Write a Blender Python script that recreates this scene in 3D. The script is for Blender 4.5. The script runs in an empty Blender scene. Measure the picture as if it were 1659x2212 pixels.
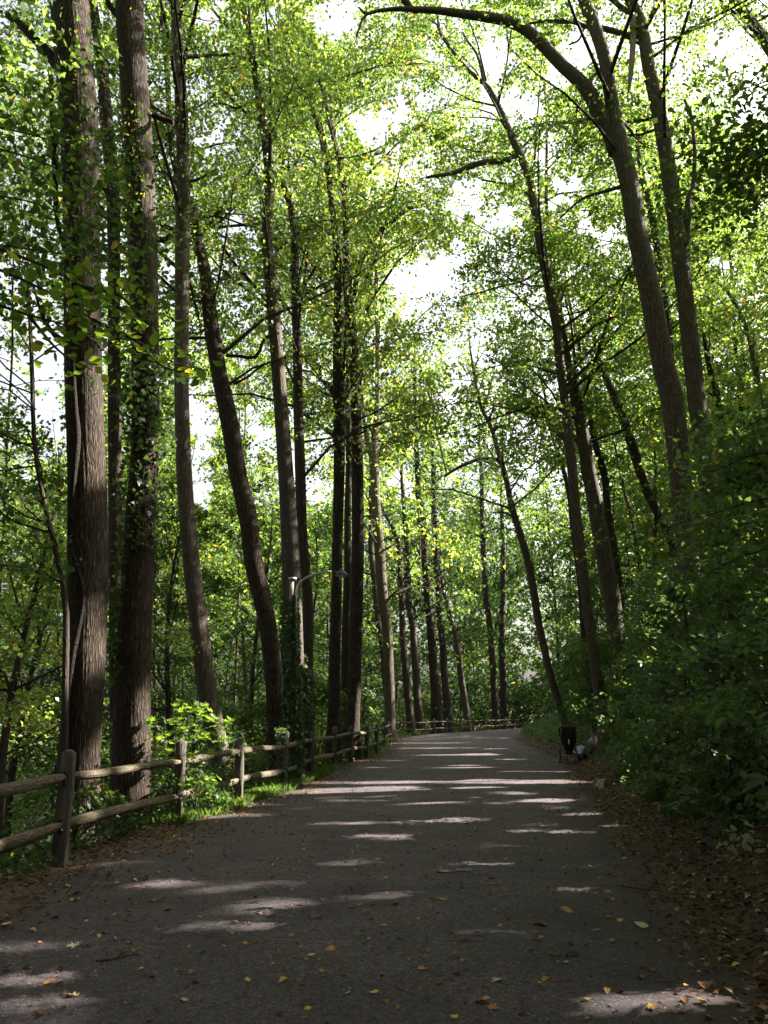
import bpy, math, random, colorsys
import numpy as np
random.seed(7)
RG = np.random.default_rng(11)
C = bpy.context.scene.collection
S = bpy.context.scene

# ------------------------------------------------------------------ camera, world, sun, exposure
PW, PH, F = 1659.0, 2212.0, 1725.0          # reference frame in which the photograph was measured
PITCH = math.radians(14.1); CAMZ = 1.6
cam = bpy.data.cameras.new('camera'); cam_ob = bpy.data.objects.new('camera', cam); C.objects.link(cam_ob)
cam.sensor_fit = 'VERTICAL'; cam.sensor_height = 24; cam.lens = 24 * F / PH
cam.clip_start = 0.05; cam.clip_end = 1200
cam_ob.location = (0, 0, CAMZ); cam_ob.rotation_euler = (math.pi / 2 + PITCH, 0, 0)
S.camera = cam_ob
SUN_AZ, SUN_EL = math.radians(72), math.radians(36)   # azimuth from +Y towards +X
w = bpy.data.worlds.new('World'); S.world = w; w.use_nodes = True
nt = w.node_tree; bg = nt.nodes['Background']
sky = nt.nodes.new('ShaderNodeTexSky'); sky.sky_type = 'NISHITA'; sky.sun_disc = False
sky.sun_elevation = SUN_EL; sky.sun_rotation = SUN_AZ; sky.dust_density = 7.0; sky.air_density = 1.3; sky.ozone_density = 0.5
hz = nt.nodes.new('ShaderNodeHueSaturation'); hz.inputs['Saturation'].default_value = .35; hz.inputs['Value'].default_value = 1.25   # thin bright haze over the whole sky
nt.links.new(sky.outputs[0], hz.inputs['Color']); nt.links.new(hz.outputs[0], bg.inputs[0]); bg.inputs[1].default_value = 0.05
sl = bpy.data.lights.new('sun', 'SUN'); sl.energy = 5.0; sl.angle = math.radians(0.53); sl.color = (1.0, 0.93, 0.82)
so = bpy.data.objects.new('sun', sl); C.objects.link(so)
so.rotation_euler = (math.pi / 2 - SUN_EL, 0, -SUN_AZ + math.pi)
SUN = np.array([math.sin(SUN_AZ) * math.cos(SUN_EL), math.cos(SUN_AZ) * math.cos(SUN_EL), math.sin(SUN_EL)])
S.view_settings.view_transform = 'Standard'; S.view_settings.look = 'None'
S.view_settings.gamma = 1; S.view_settings.use_curve_mapping = False
S.view_settings.exposure = 2.85
S.render.engine = 'CYCLES'
cy = S.cycles
cy.max_bounces = 7; cy.diffuse_bounces = 4; cy.glossy_bounces = 2; cy.transmission_bounces = 4; cy.transparent_max_bounces = 4
cy.use_denoising = True
from mathutils import Vector
so.rotation_euler = Vector(SUN).to_track_quat('Z', 'Y').to_euler()

# ------------------------------------------------------------------ measuring helpers
cP, sP = math.cos(PITCH), math.sin(PITCH)
def ray(x, y):
    u = (x - PW / 2) / F; v = (PH / 2 - y) / F
    return np.array([u, cP - v * sP, sP + v * cP])
def at(x, y, Y):
    d = ray(x, y); t = Y / d[1]
    return np.array([d[0] * t, Y, CAMZ + d[2] * t])
def gnd(x, y, z=0.0):
    d = ray(x, y); t = (z - CAMZ) / d[2]
    return np.array([d[0] * t, d[1] * t, z])
def depth(P):
    P = np.atleast_2d(P); return P[:, 1] * cP + (P[:, 2] - CAMZ) * sP
def proj(P):
    P = np.atleast_2d(P); dp = depth(P); dps = np.where(dp > 0.2, dp, 0.2)
    up = -P[:, 1] * sP + (P[:, 2] - CAMZ) * cP
    return PW / 2 + F * P[:, 0] / dps, PH / 2 - F * up / dps, dp

# ------------------------------------------------------------------ the lie of the land
FENCE_PX = [(128, 1871), (380, 1776), (515, 1737), (610, 1703), (672, 1679), (720, 1657), (757, 1646), (791, 1637),
            (812, 1628), (829, 1613), (840, 1605), (847, 1599), (856, 1592), (863, 1587)]
FENCE = [gnd(*p)[:2] for p in FENCE_PX]
d01 = FENCE[0] - FENCE[1]; d01 /= np.linalg.norm(d01)
FENCE = [FENCE[0] + d01 * 3.0 + np.array([-.1, 0])] + FENCE
FENCE.append(np.array([2.1, 59.0]))
for px, yy in [(917, 61.5), (936, 64), (962, 67), (992, 70), (1019, 73), (1044, 76), (1066, 79), (1087, 82), (1104, 85), (1122, 88)]:
    FENCE.append(np.array([(px - PW / 2) / F * yy * 0.985, float(yy)]))
FENCE = np.array(FENCE)
Ly = np.array([-30, 0, 3] + list(FENCE[1:, 1]) + [100, 130.])
Lx = np.array([-4.5, -4.3, -4.0] + list(FENCE[1:, 0]) + [24, 48.])
o_ = np.argsort(Ly); Ly, Lx = Ly[o_], Lx[o_]
R_pts = np.array([(2.0, -30), (1.95, 3)] + [tuple(gnd(x, y)[:2]) for x, y in [(1650, 2212), (1500, 1990), (1400, 1850), (1330, 1775), (1270, 1700), (1225, 1645), (1150, 1612), (1108, 1590)]] + [(14, 74), (20, 85), (33, 100), (60, 130)])
Ry, Rx = R_pts[:, 1], R_pts[:, 0]
def Lf(y): return np.interp(y, Ly, Lx) 
def Rf(y): return np.interp(y, Ry, Rx)
def terrain(x, y):
    x = np.asarray(x, float); y = np.asarray(y, float)
    s = Lf(y) - 0.25 - x; r = x - Rf(y) - 0.2
    h = np.where(s > 0, -6.5 * (1 - np.exp(-np.maximum(s, 0) * 0.055)), 0.0)
    h = np.where(r > 0, 10 * (1 - np.exp(-np.maximum(r, 0) * 0.045)), h)
    n = 0.12 * (np.sin(x * 0.9 + 1.3 * np.sin(y * .6)) + np.sin(y * 0.7 + x * .45)) 
    k = np.clip(np.maximum(s, r) / 2.0, 0, 1)
    return h + n * k

# sunlit patches: (x0, x1, y) on the path in the measuring frame + radius of the gap in the leaves above
GAPS = []
def hole(p, r): GAPS.append((np.array(p, float), r))
for x0, x1, y, r in [(690, 1215, 1692, .42), (1040, 1190, 1688, .36), (700, 800, 1782, .16), (790, 862, 1810, .12), (925, 1040, 1632, .38), (880, 1010, 1617, .3),
                     (850, 1000, 1606, .35), (960, 1090, 1595, .35), (280, 640, 1914, .07), (400, 540, 2008, .03), (1265, 1540, 2160, .03), (1285, 1500, 2178, .03), (1240, 1380, 2196, .025),
                     (0, 60, 2125, .07), (20, 100, 2050, .025), (1205, 1250, 1801, .13), (800, 1060, 1660, .2), (1090, 1210, 1668, .15), (700, 900, 1712, .12),
                     (590, 700, 1712, .22), (880, 1060, 1738, .07), (560, 640, 1745, .1), (1000, 1090, 1870, .035), (720, 850, 1644, .2)]:
    a, b = gnd(x0, y), gnd(x1, y); L = np.linalg.norm(b - a); n = max(1, int(L / (r * 2.1)))
    for i in range(n + 1): hole(a + (b - a) * i / n, r * random.uniform(.65, 1.15))
for x, y, Y, r in [(210, 1345, 12.2, .33), (212, 1400, 12.2, .25), (192, 905, 12.2, .35), (190, 845, 12.2, .3), (206, 980, 12.2, .3), (310, 1520, 13.2, .28), (310, 1570, 13.2, .35),
                   (308, 1620, 13.2, .3), (300, 1690, 13.2, .3), (325, 440, 13.5, .35), (640, 1180, 20, .35), (645, 1230, 20, .4), (735, 1480, 24, .3), (735, 1430, 24, .3), (490, 800, 21, .4),
                   (505, 880, 21, .35), (585, 1380, 21, .35), (590, 1450, 21, .3), (480, 1560, 13.1, .4), (400, 1530, 13.1, .45), (440, 1590, 13.1, .45), (400, 1640, 13.1, .3), (350, 1580, 13.1, .3), (440, 1700, 13.1, .3), (545, 1610, 14.7, .1),
                   (580, 1605, 15.5, .2), (640, 1630, 17, .2), (560, 1650, 15, .25), (520, 1700, 15, .4), (480, 1740, 13.5, .3), (90, 1690, 7.6, .05), (60, 1700, 7.4, .05), (145, 1700, 8.1, .06),
                   (80, 1800, 7.6, .05), (640, 1510, 18.5, .4), (655, 1450, 18.5, .3), (620, 1640, 17, .3), (250, 1665, 10, .1), (300, 1655, 10.8, .12),
                   (1270, 1490, 19, .35), (1320, 1500, 18, .25), (1280, 1640, 16, .3), (1340, 1660, 14, .25), (870, 1450, 30, .5), (850, 1500, 30, .5), (780, 1280, 24, .3),
                   (260, 720, 5, .12), (210, 700, 5, .1), (370, 790, 5, .12), (1340, 1190, 20, .5), (1400, 1230, 20, .5), (1310, 1300, 20, .4)]:
    hole(at(x, y, Y), r)
for x, y, Y, r in [(1290, 1560, 17.5, .2), (1345, 1600, 15, .14), (1400, 1560, 13, .14), (1330, 1450, 17, .2), (1450, 1480, 12.6, .12), (1380, 1420, 14, .2), (1500, 1420, 11.5, .1), (1410, 1330, 14, .2), (1470, 1260, 12.5, .16), (1560, 1330, 10, .1), (1600, 1230, 9, .08), (1540, 1180, 11, .14), (1610, 1080, 9, .12), (1575, 1010, 10, .14), (1450, 1700, 9.5, .07), (1560, 1600, 8.5, .06), (1290, 1640, 20, .25), (1340, 1655, 18.8, .2), (1230, 1520, 30, .35), (1200, 1480, 34, .4), (1170, 1530, 38, .4), (1260, 1430, 27, .3), (1360, 1740, 12.5, .12)]: hole(at(x, y, Y), r)
GC = np.array([g[0] for g in GAPS]); GR = np.array([g[1] for g in GAPS])
def keep(P, size=0.1):
    """False where a leaf would close one of the gaps the sun shines through."""
    m = np.ones(len(P), bool)
    for c, r in zip(GC, GR):
        d = P - c; t = d @ SUN
        q = np.einsum('ij,ij->i', d, d) - t * t
        m &= ~((q < (r + .45 * size)**2) & (t > 0.35 + r))
    return m
# openings in the canopy where the sky is seen
SKYGAP = [(950, 578, 62, 48), (805, 262, 85, 34), (735, 40, 60, 60), (1010, 440, 42, 45), (885, 620, 40, 50), (432, 880, 30, 60), (428, 1010, 26, 80), (550, 920, 22, 60), (20, 820, 40, 40),
          (100, 745, 30, 45), (112, 895, 30, 65), (15, 600, 30, 30), (1540, 95, 24, 30), (1235, 130, 45, 50), (1105, 225, 60, 30), (1290, 500, 50, 22), (1600, 250, 30, 35),
          (1070, 125, 30, 30), (480, 30, 40, 22), (380, 590, 20, 30), (1215, 420, 40, 25), (985, 860, 18, 45), (1290, 1075, 10, 40),
          (1100, 470, 30, 22), (870, 1060, 20, 40), (700, 300, 30, 20), (1190, 840, 16, 16), (55, 120, 22, 30), (1180, 330, 22, 30), (520, 500, 18, 30), (1560, 560, 30, 20), (470, 300, 25, 40), (1040, 760, 22, 22), (600, 40, 20, 30)]
def in_sky(P):
    x, y, dp = proj(P); wx = 14 * np.sin(y * .045) + 9 * np.sin(x * .09 + 1); wy = 14 * np.sin(x * .05 + 2) + 8 * np.sin(y * .1)
    wx = wx + 11 * np.sin(y * .17 + x * .06) + 6 * np.sin(y * .4 - x * .23); wy = wy + 11 * np.sin(x * .15 - y * .04) + 6 * np.sin(x * .37 + y * .2)
    m = np.zeros(len(x), bool)
    for cx, cy_, rx, ry in SKYGAP:
        m |= ((x + wx - cx) / rx) ** 2 + ((y + wy - cy_) / ry) ** 2 < 1
    return m & (dp > 6)

# ------------------------------------------------------------------ materials
def mat(name):
    m = bpy.data.materials.new(name); m.use_nodes = True; nt = m.node_tree; nt.nodes.clear()
    out = nt.nodes.new('ShaderNodeOutputMaterial'); return m, nt, out
def N(nt, t, **k):
    n = nt.nodes.new(t)
    for a, b in k.items():
        if a.startswith('_'): setattr(n, a[1:], b)
        else: n.inputs[a.replace('0', ' ')].default_value = b
    return n
def ramp(nt, stops, fac=None):
    r = nt.nodes.new('ShaderNodeValToRGB'); e = r.color_ramp.elements
    while len(e) < len(stops): e.new(.5)
    for i, (p, c) in enumerate(stops): e[i].position = p; e[i].color = (*c, 1)
    if fac is not None: nt.links.new(fac, r.inputs[0])
    return r
def leaf_mat(name, stops, trans, gloss=0.06, tmix=0.5, tcol=(1.5, 1.35, .55)):
    m, nt, out = mat(name)
    a = nt.nodes.new('ShaderNodeAttribute'); a.attribute_name = 'tint'
    r = ramp(nt, stops, a.outputs['Fac'])
    d = nt.nodes.new('ShaderNodeBsdfDiffuse'); t = nt.nodes.new('ShaderNodeBsdfTranslucent'); g = nt.nodes.new('ShaderNodeBsdfGlossy'); g.inputs['Roughness'].default_value = .5
    g.inputs['Color'].default_value = (.9, .95, .9, 1)
    mu = nt.nodes.new('ShaderNodeMix'); mu.data_type = 'RGBA'; mu.blend_type = 'MULTIPLY'; mu.inputs[0].default_value = 1
    nt.links.new(r.outputs[0], mu.inputs[6]); mu.inputs[7].default_value = (trans * tcol[0], trans * tcol[1], trans * tcol[2], 1)
    nt.links.new(r.outputs[0], d.inputs[0]); nt.links.new(mu.outputs[2], t.inputs[0])
    m1 = nt.nodes.new('ShaderNodeMixShader'); m1.inputs[0].default_value = tmix; nt.links.new(d.outputs[0], m1.inputs[1]); nt.links.new(t.outputs[0], m1.inputs[2])
    m2 = nt.nodes.new('ShaderNodeMixShader'); m2.inputs[0].default_value = gloss * .6; nt.links.new(m1.outputs[0], m2.inputs[1]); nt.links.new(g.outputs[0], m2.inputs[2])
    nt.links.new(m2.outputs[0], out.inputs[0]); return m
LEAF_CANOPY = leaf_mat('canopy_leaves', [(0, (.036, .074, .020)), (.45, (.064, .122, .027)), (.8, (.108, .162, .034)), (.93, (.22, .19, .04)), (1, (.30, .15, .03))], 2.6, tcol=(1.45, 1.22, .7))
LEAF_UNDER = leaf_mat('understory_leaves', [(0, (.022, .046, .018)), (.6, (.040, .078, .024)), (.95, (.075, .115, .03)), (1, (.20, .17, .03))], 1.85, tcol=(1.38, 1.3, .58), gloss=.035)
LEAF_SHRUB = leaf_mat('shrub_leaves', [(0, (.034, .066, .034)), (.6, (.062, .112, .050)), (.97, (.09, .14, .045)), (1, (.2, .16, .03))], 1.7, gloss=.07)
LEAF_IVY = leaf_mat('ivy_leaves', [(0, (.024, .052, .022)), (1, (.060, .11, .035))], 1.5, gloss=.08)
LEAF_BRIGHT = leaf_mat('sprig_leaves', [(0, (.035, .075, .018)), (.8, (.085, .145, .022)), (.95, (.17, .19, .025)), (1, (.28, .12, .03))], 2.1, gloss=.03)
LITTER = leaf_mat('dry_leaves', [(0, (.05, .028, .018)), (.3, (.13, .06, .032)), (.55, (.24, .11, .05)), (.75, (.40, .21, .07)), (.9, (.52, .36, .09)), (1, (.42, .40, .28))], .5, gloss=.03, tmix=.2, tcol=(1, .9, .7))

def bark(name, dark, light, scale=14, stretch=.11, strength=.8, moss=.25, ax=2):
    m, nt, out = mat(name); L = nt.links.new
    tc = nt.nodes.new('ShaderNodeTexCoord'); mp = nt.nodes.new('ShaderNodeMapping'); mp.inputs['Scale'].default_value = tuple(stretch if q == ax else 1 for q in range(3))
    L(tc.outputs['Object'], mp.inputs[0])
    n1 = N(nt, 'ShaderNodeTexNoise', Scale=scale, Detail=6, Roughness=.6); L(mp.outputs[0], n1.inputs[0])
    wn = N(nt, 'ShaderNodeTexNoise', Scale=3.0, Detail=2); L(tc.outputs['Object'], wn.inputs[0])
    vs = N(nt, 'ShaderNodeVectorMath', _operation='SCALE'); L(wn.outputs['Color'], vs.inputs[0]); vs.inputs['Scale'].default_value = .05
    va = N(nt, 'ShaderNodeVectorMath', _operation='ADD'); L(mp.outputs[0], va.inputs[0]); L(vs.outputs[0], va.inputs[1])
    vo = N(nt, 'ShaderNodeTexVoronoi', _feature='DISTANCE_TO_EDGE', Scale=scale * 1.35); L(va.outputs[0], vo.inputs['Vector'])
    rr = ramp(nt, [(0, (.45, .45, .45)), (.3, (1, 1, 1))], vo.outputs['Distance'])
    ml = N(nt, 'ShaderNodeMath', _operation='MULTIPLY'); L(rr.outputs[0], ml.inputs[0]); L(n1.outputs[0], ml.inputs[1])
    cr = ramp(nt, [(.1, tuple(c * .6 for c in dark)), (.35, dark), (.68, light)], ml.outputs[0])
    n2 = N(nt, 'ShaderNodeTexNoise', Scale=1.6, Detail=8, Roughness=.7); L(tc.outputs['Object'], n2.inputs[0])
    ms = ramp(nt, [(.5, (0, 0, 0)), (.72, (moss, moss, moss))], n2.outputs[0])
    mx = nt.nodes.new('ShaderNodeMix'); mx.data_type = 'RGBA'; L(ms.outputs[0], mx.inputs[0]); L(cr.outputs[0], mx.inputs[6]); mx.inputs[7].default_value = (.07, .085, .045, 1)
    b = N(nt, 'ShaderNodeBsdfPrincipled', Roughness=.92); L(mx.outputs[2], b.inputs['Base Color']); b.inputs['Specular IOR Level'].default_value = .2
    bu = N(nt, 'ShaderNodeBump', Strength=strength, Distance=.035); L(ml.outputs[0], bu.inputs['Height']); L(bu.outputs[0], b.inputs['Normal'])
    L(b.outputs[0], out.inputs[0]); return m
BARK_A = bark('ridged_bark', (.028, .020, .015), (.125, .086, .062), 25, .12, 1.2, .25)
BARK_B = bark('grey_bark', (.070, .056, .045), (.185, .150, .120), 26, .11, .9, .2)
BARK_C = bark('dark_bark', (.042, .032, .027), (.10, .08, .066), 30, .09, .7, .15)
VINE = bark('hairy_vine', (.018, .014, .012), (.05, .036, .028), 40, .3, 1, 0)
BARK_D = bark('pale_dead_wood', (.20, .165, .13), (.40, .34, .28), 16, .08, .5, 0)
WOOD = bark('weathered_post', (.08, .07, .06), (.17, .15, .13), 40, .03, .5, .3)
WOOD_R = bark('rail_wood', (.10, .078, .055), (.25, .19, .135), 40, .03, .6, .5, 1)

def simple(name, col, rough=.6, metal=0, noise=0, ns=20, bump=0):
    m, nt, out = mat(name); b = N(nt, 'ShaderNodeBsdfPrincipled', Roughness=rough, Metallic=metal)
    tc = nt.nodes.new('ShaderNodeTexCoord'); n = N(nt, 'ShaderNodeTexNoise', Scale=ns, Detail=5); nt.links.new(tc.outputs['Object'], n.inputs[0])
    r = ramp(nt, [(.3, tuple(c * (1 - noise) for c in col)), (.7, tuple(min(1, c * (1 + noise)) for c in col))], n.outputs[0])
    nt.links.new(r.outputs[0], b.inputs['Base Color'])
    if bump:
        bu = N(nt, 'ShaderNodeBump', Strength=bump, Distance=.02); nt.links.new(n.outputs[0], bu.inputs['Height']); nt.links.new(bu.outputs[0], b.inputs['Normal'])
    nt.links.new(b.outputs[0], out.inputs[0]); return m
METAL = simple('galvanised_arm', (.42, .43, .45), .45, .6, .2, 30)
NAVY = simple('dark_blue_enamel', (.018, .022, .055), .35, .1, .2)
GLASS = simple('lamp_lens', (.5, .5, .45), .2)
YEL = simple('yellow_tag', (.55, .33, .02), .6, 0, .35, 40)
BLACK = simple('black_fabric', (.010, .010, .012), .8, 0, .3, 30, .2)
RUBBER = simple('black_rubber', (.012, .012, .012), .7)
STEEL = simple('grey_steel', (.35, .36, .38), .35, .8)
WHITE = simple('white_print', (.7, .7, .72), .6)
SHIRT = simple('light_blue_cotton', (.40, .48, .72), .85, 0, .12, 14, .3)
NAVYC = simple('dark_navy_cloth', (.02, .023, .04), .9, 0, .3, 14, .3)
SKIN = simple('skin', (.42, .25, .18), .55, 0, .08)
HAIR = simple('brown_hair', (.06, .035, .02), .7, 0, .3, 60, .5)
ROCK = simple('tan_rock', (.30, .235, .17), .95, 0, .3, 9, 1)
PEB = simple('pebble_grey', (.13, .12, .115), .9, 0, .5, 3)

def soil():
    m, nt, out = mat('woodland_floor'); L = nt.links.new
    g = nt.nodes.new('ShaderNodeNewGeometry')
    n1 = N(nt, 'ShaderNodeTexNoise', Scale=14, Detail=8, Roughness=.7); L(g.outputs['Position'], n1.inputs[0])
    n2 = N(nt, 'ShaderNodeTexNoise', Scale=.7, Detail=4); L(g.outputs['Position'], n2.inputs[0])
    v = N(nt, 'ShaderNodeTexVoronoi', Scale=16); L(g.outputs['Position'], v.inputs['Vector'])
    r1 = ramp(nt, [(.3, (.018, .013, .010)), (.55, (.05, .033, .023)), (.8, (.09, .056, .032))], n1.outputs[0])
    hs = N(nt, 'ShaderNodeMix', _data_type='RGBA'); hs.inputs[0].default_value = .3; L(r1.outputs[0], hs.inputs[6])
    r2 = ramp(nt, [(0, (.03, .02, .015)), (.6, (.11, .06, .03)), (1, (.18, .11, .05))], v.outputs['Color']); L(r2.outputs[0], hs.inputs[7])
    g2 = ramp(nt, [(.52, (0, 0, 0)), (.7, (.7, .7, .7))], n2.outputs[0])
    mx = N(nt, 'ShaderNodeMix', _data_type='RGBA'); L(g2.outputs[0], mx.inputs[0]); L(hs.outputs[2], mx.inputs[6]); mx.inputs[7].default_value = (.03, .055, .015, 1)
    b = N(nt, 'ShaderNodeBsdfPrincipled', Roughness=.95); L(mx.outputs[2], b.inputs['Base Color'])
    bu = N(nt, 'ShaderNodeBump', Strength=.8, Distance=.04); L(n1.outputs[0], bu.inputs['Height']); L(bu.outputs[0], b.inputs['Normal'])
    L(b.outputs[0], out.inputs[0]); return m
def asphalt():
    m, nt, out = mat('worn_gravel_path'); L = nt.links.new
    g = nt.nodes.new('ShaderNodeNewGeometry')
    n1 = N(nt, 'ShaderNodeTexNoise', Scale=60, Detail=7, Roughness=.78); L(g.outputs['Position'], n1.inputs[0])
    n2 = N(nt, 'ShaderNodeTexNoise', Scale=1.1, Detail=5, Roughness=.6); L(g.outputs['Position'], n2.inputs[0])
    v = N(nt, 'ShaderNodeTexVoronoi', Scale=55); L(g.outputs['Position'], v.inputs['Vector'])
    n3 = N(nt, 'ShaderNodeTexNoise', Scale=24, Detail=6, Roughness=.75); L(g.outputs['Position'], n3.inputs[0])
    r1 = ramp(nt, [(.34, (.022, .018, .021)), (.5, (.080, .066, .074)), (.60, (.125, .104, .114)), (.70, (.36, .31, .32))], n1.outputs[0])
    r3 = ramp(nt, [(0, (.35, .35, .35)), (.4, (.9, .9, .9)), (.88, (1.1, 1.08, 1.08)), (1, (3.0, 2.8, 2.7))], v.outputs['Color'])
    m1 = N(nt, 'ShaderNodeMix', _data_type='RGBA', _blend_type='MULTIPLY'); m1.inputs[0].default_value = .8; L(r1.outputs[0], m1.inputs[6]); L(r3.outputs[0], m1.inputs[7])
    r2 = ramp(nt, [(.3, (.66, .64, .66)), (.5, (1, .97, .97)), (.72, (1.45, 1.32, 1.26))], n2.outputs[0])
    m2 = N(nt, 'ShaderNodeMix', _data_type='RGBA', _blend_type='MULTIPLY'); m2.inputs[0].default_value = 1; L(m1.outputs[2], m2.inputs[6]); L(r2.outputs[0], m2.inputs[7])
    r5 = ramp(nt, [(.35, (.55, .54, .55)), (.5, (1, 1, 1)), (.65, (1.5, 1.45, 1.42))], n3.outputs[0]); m5 = N(nt, 'ShaderNodeMix', _data_type='RGBA', _blend_type='MULTIPLY'); m5.inputs[0].default_value = 1; L(m2.outputs[2], m5.inputs[6]); L(r5.outputs[0], m5.inputs[7]); m2 = m5
    at_ = nt.nodes.new('ShaderNodeAttribute'); at_.attribute_name = 'edge'
    ad = N(nt, 'ShaderNodeMath', _operation='MULTIPLY_ADD'); L(n2.outputs[0], ad.inputs[0]); ad.inputs[1].default_value = 1.3; L(at_.outputs['Fac'], ad.inputs[2])
    r4 = ramp(nt, [(.95, (0, 0, 0)), (1.0, (.9, .9, .9))], None)
    s_ = N(nt, 'ShaderNodeMath', _operation='MULTIPLY'); L(ad.outputs[0], s_.inputs[0]); s_.inputs[1].default_value = .72; L(s_.outputs[0], r4.inputs[0]); r4.color_ramp.elements[0].position = .72
    m3 = N(nt, 'ShaderNodeMix', _data_type='RGBA'); L(r4.outputs[0], m3.inputs[0]); L(m2.outputs[2], m3.inputs[6]); m3.inputs[7].default_value = (.065, .045, .035, 1)
    b = N(nt, 'ShaderNodeBsdfPrincipled', Roughness=.82); L(m3.outputs[2], b.inputs['Base Color']); b.inputs['Specular IOR Level'].default_value = .35
    bu = N(nt, 'ShaderNodeBump', Strength=1.0, Distance=.03); L(n1.outputs[0], bu.inputs['Height'])
    b2 = N(nt, 'ShaderNodeBump', Strength=.4, Distance=.05); L(n2.outputs[0], b2.inputs['Height']); L(bu.outputs[0], b2.inputs['Normal']); L(b2.outputs[0], b.inputs['Normal'])
    L(b.outputs[0], out.inputs[0]); return m
SOIL, ASPH = soil(), asphalt()

# ------------------------------------------------------------------ object helpers
def raw_mesh(name, V, F4, m, smooth=True, tint=None, attr='tint'):
    V = np.asarray(V, np.float32); me = bpy.data.meshes.new(name)
    if isinstance(F4, np.ndarray):
        k = F4.shape[1]; idx = F4.ravel().astype(np.int32); starts = np.arange(0, len(idx), k, dtype=np.int32); tot = np.full(len(F4), k, np.int32)
    else:
        idx = np.array([i for f in F4 for i in f], np.int32); tot = np.array([len(f) for f in F4], np.int32); starts = np.concatenate([[0], np.cumsum(tot)[:-1]]).astype(np.int32)
    me.vertices.add(len(V)); me.vertices.foreach_set('co', V.ravel())
    me.loops.add(len(idx)); me.loops.foreach_set('vertex_index', idx)
    me.polygons.add(len(starts)); me.polygons.foreach_set('loop_start', starts); me.polygons.foreach_set('loop_total', tot)
    if smooth: me.polygons.foreach_set('use_smooth', np.ones(len(starts), bool))
    me.materials.append(m)
    if tint is not None:
        a = me.attributes.new(attr, 'FLOAT', 'POINT'); a.data.foreach_set('value', np.asarray(tint, np.float32))
    me.update(calc_edges=True); return me
def tag(o, label=None, cat=None, group=None, kind=None):
    if label: o['label'] = label
    if cat: o['category'] = cat
    if group: o['group'] = group
    if kind: o['kind'] = kind
    return o
def link(name, me, parent=None, loc=None):
    o = bpy.data.objects.new(name, me); C.objects.link(o)
    if parent: o.parent = parent
    if loc is not None: o.location = loc
    return o
def thing(name, loc, label, cat, group=None, rz=0):
    o = bpy.data.objects.new(name, None); o.empty_display_size = .2; C.objects.link(o); o.location = tuple(loc); o.rotation_euler[2] = rz
    return tag(o, label, cat, group)
def part(name, V, F_, m, root, smooth=True, tint=None, kind=None, label=None):
    V = np.asarray(V, float) - np.array(root.location) if root is not None and root.rotation_euler[2] == 0 else np.asarray(V, float)
    o = link(name, raw_mesh(name, V, F_, m, smooth, tint), root); return tag(o, label, None, None, kind)

class MB:
    def __init__(s): s.v = []; s.f = []
    def add(s, V, F_):
        n = len(s.v); s.v += [tuple(map(float, p)) for p in V]; s.f += [tuple(int(i) + n for i in f) for f in F_]; return s
    def box(s, c, h, rz=0):
        c = np.array(c, float); P = [(x, y, z) for x in (-1, 1) for y in (-1, 1) for z in (-1, 1)]; R = np.array([[math.cos(rz), -math.sin(rz), 0], [math.sin(rz), math.cos(rz), 0], [0, 0, 1]])
        return s.add([c + R @ (np.array(p) * h) for p in P], [(0, 1, 3, 2), (4, 6, 7, 5), (0, 4, 5, 1), (2, 3, 7, 6), (0, 2, 6, 4), (1, 5, 7, 3)])
    def tube(s, P, r, n=8):
        V, F_ = tube(P, r, n); return s.add(V, F_)
    def lathe(s, prof, c, n=20, axis='z'):
        V = []; F_ = []
        for i, (r, z) in enumerate(prof):
            for k in range(n):
                a = 2 * math.pi * k / n; p = (r * math.cos(a), r * math.sin(a), z)
                if axis == 'x': p = (p[2], p[0], p[1])
                V.append(np.array(p) + c)
        for i in range(len(prof) - 1):
            for k in range(n): F_.append((i * n + k, i * n + (k + 1) % n, (i + 1) * n + (k + 1) % n, (i + 1) * n + k))
        F_.append(tuple(range(n - 1, -1, -1))); F_.append(tuple((len(prof) - 1) * n + k for k in range(n)))
        return s.add(V, F_)
    def put(s, name, m, root=None, smooth=False, **k):
        return part(name, s.v, s.f, m, root, smooth, **k)

def catmull(P, n):
    P = np.asarray(P, float); 
    if len(P) < 3:
        t = np.linspace(0, 1, n)[:, None]; return P[0] * (1 - t) + P[-1] * t
    L = np.concatenate([[0], np.cumsum(np.linalg.norm(np.diff(P[:, :3], axis=0), axis=1))]); L = L + np.arange(len(L)) * 1e-6
    T = np.linspace(0, L[-1], n); m = np.zeros_like(P)
    m[1:-1] = (P[2:] - P[:-2]) / (L[2:] - L[:-2])[:, None]; m[0] = (P[1] - P[0]) / (L[1] - L[0]); m[-1] = (P[-1] - P[-2]) / (L[-1] - L[-2])
    k = np.clip(np.searchsorted(L, T) - 1, 0, len(L) - 2); h = (L[k + 1] - L[k]); t = ((T - L[k]) / h)[:, None]; h = h[:, None]
    return (2 * t**3 - 3 * t**2 + 1) * P[k] + (t**3 - 2 * t**2 + t) * h * m[k] + (-2 * t**3 + 3 * t**2) * P[k + 1] + (t**3 - t**2) * h * m[k + 1]
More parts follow.
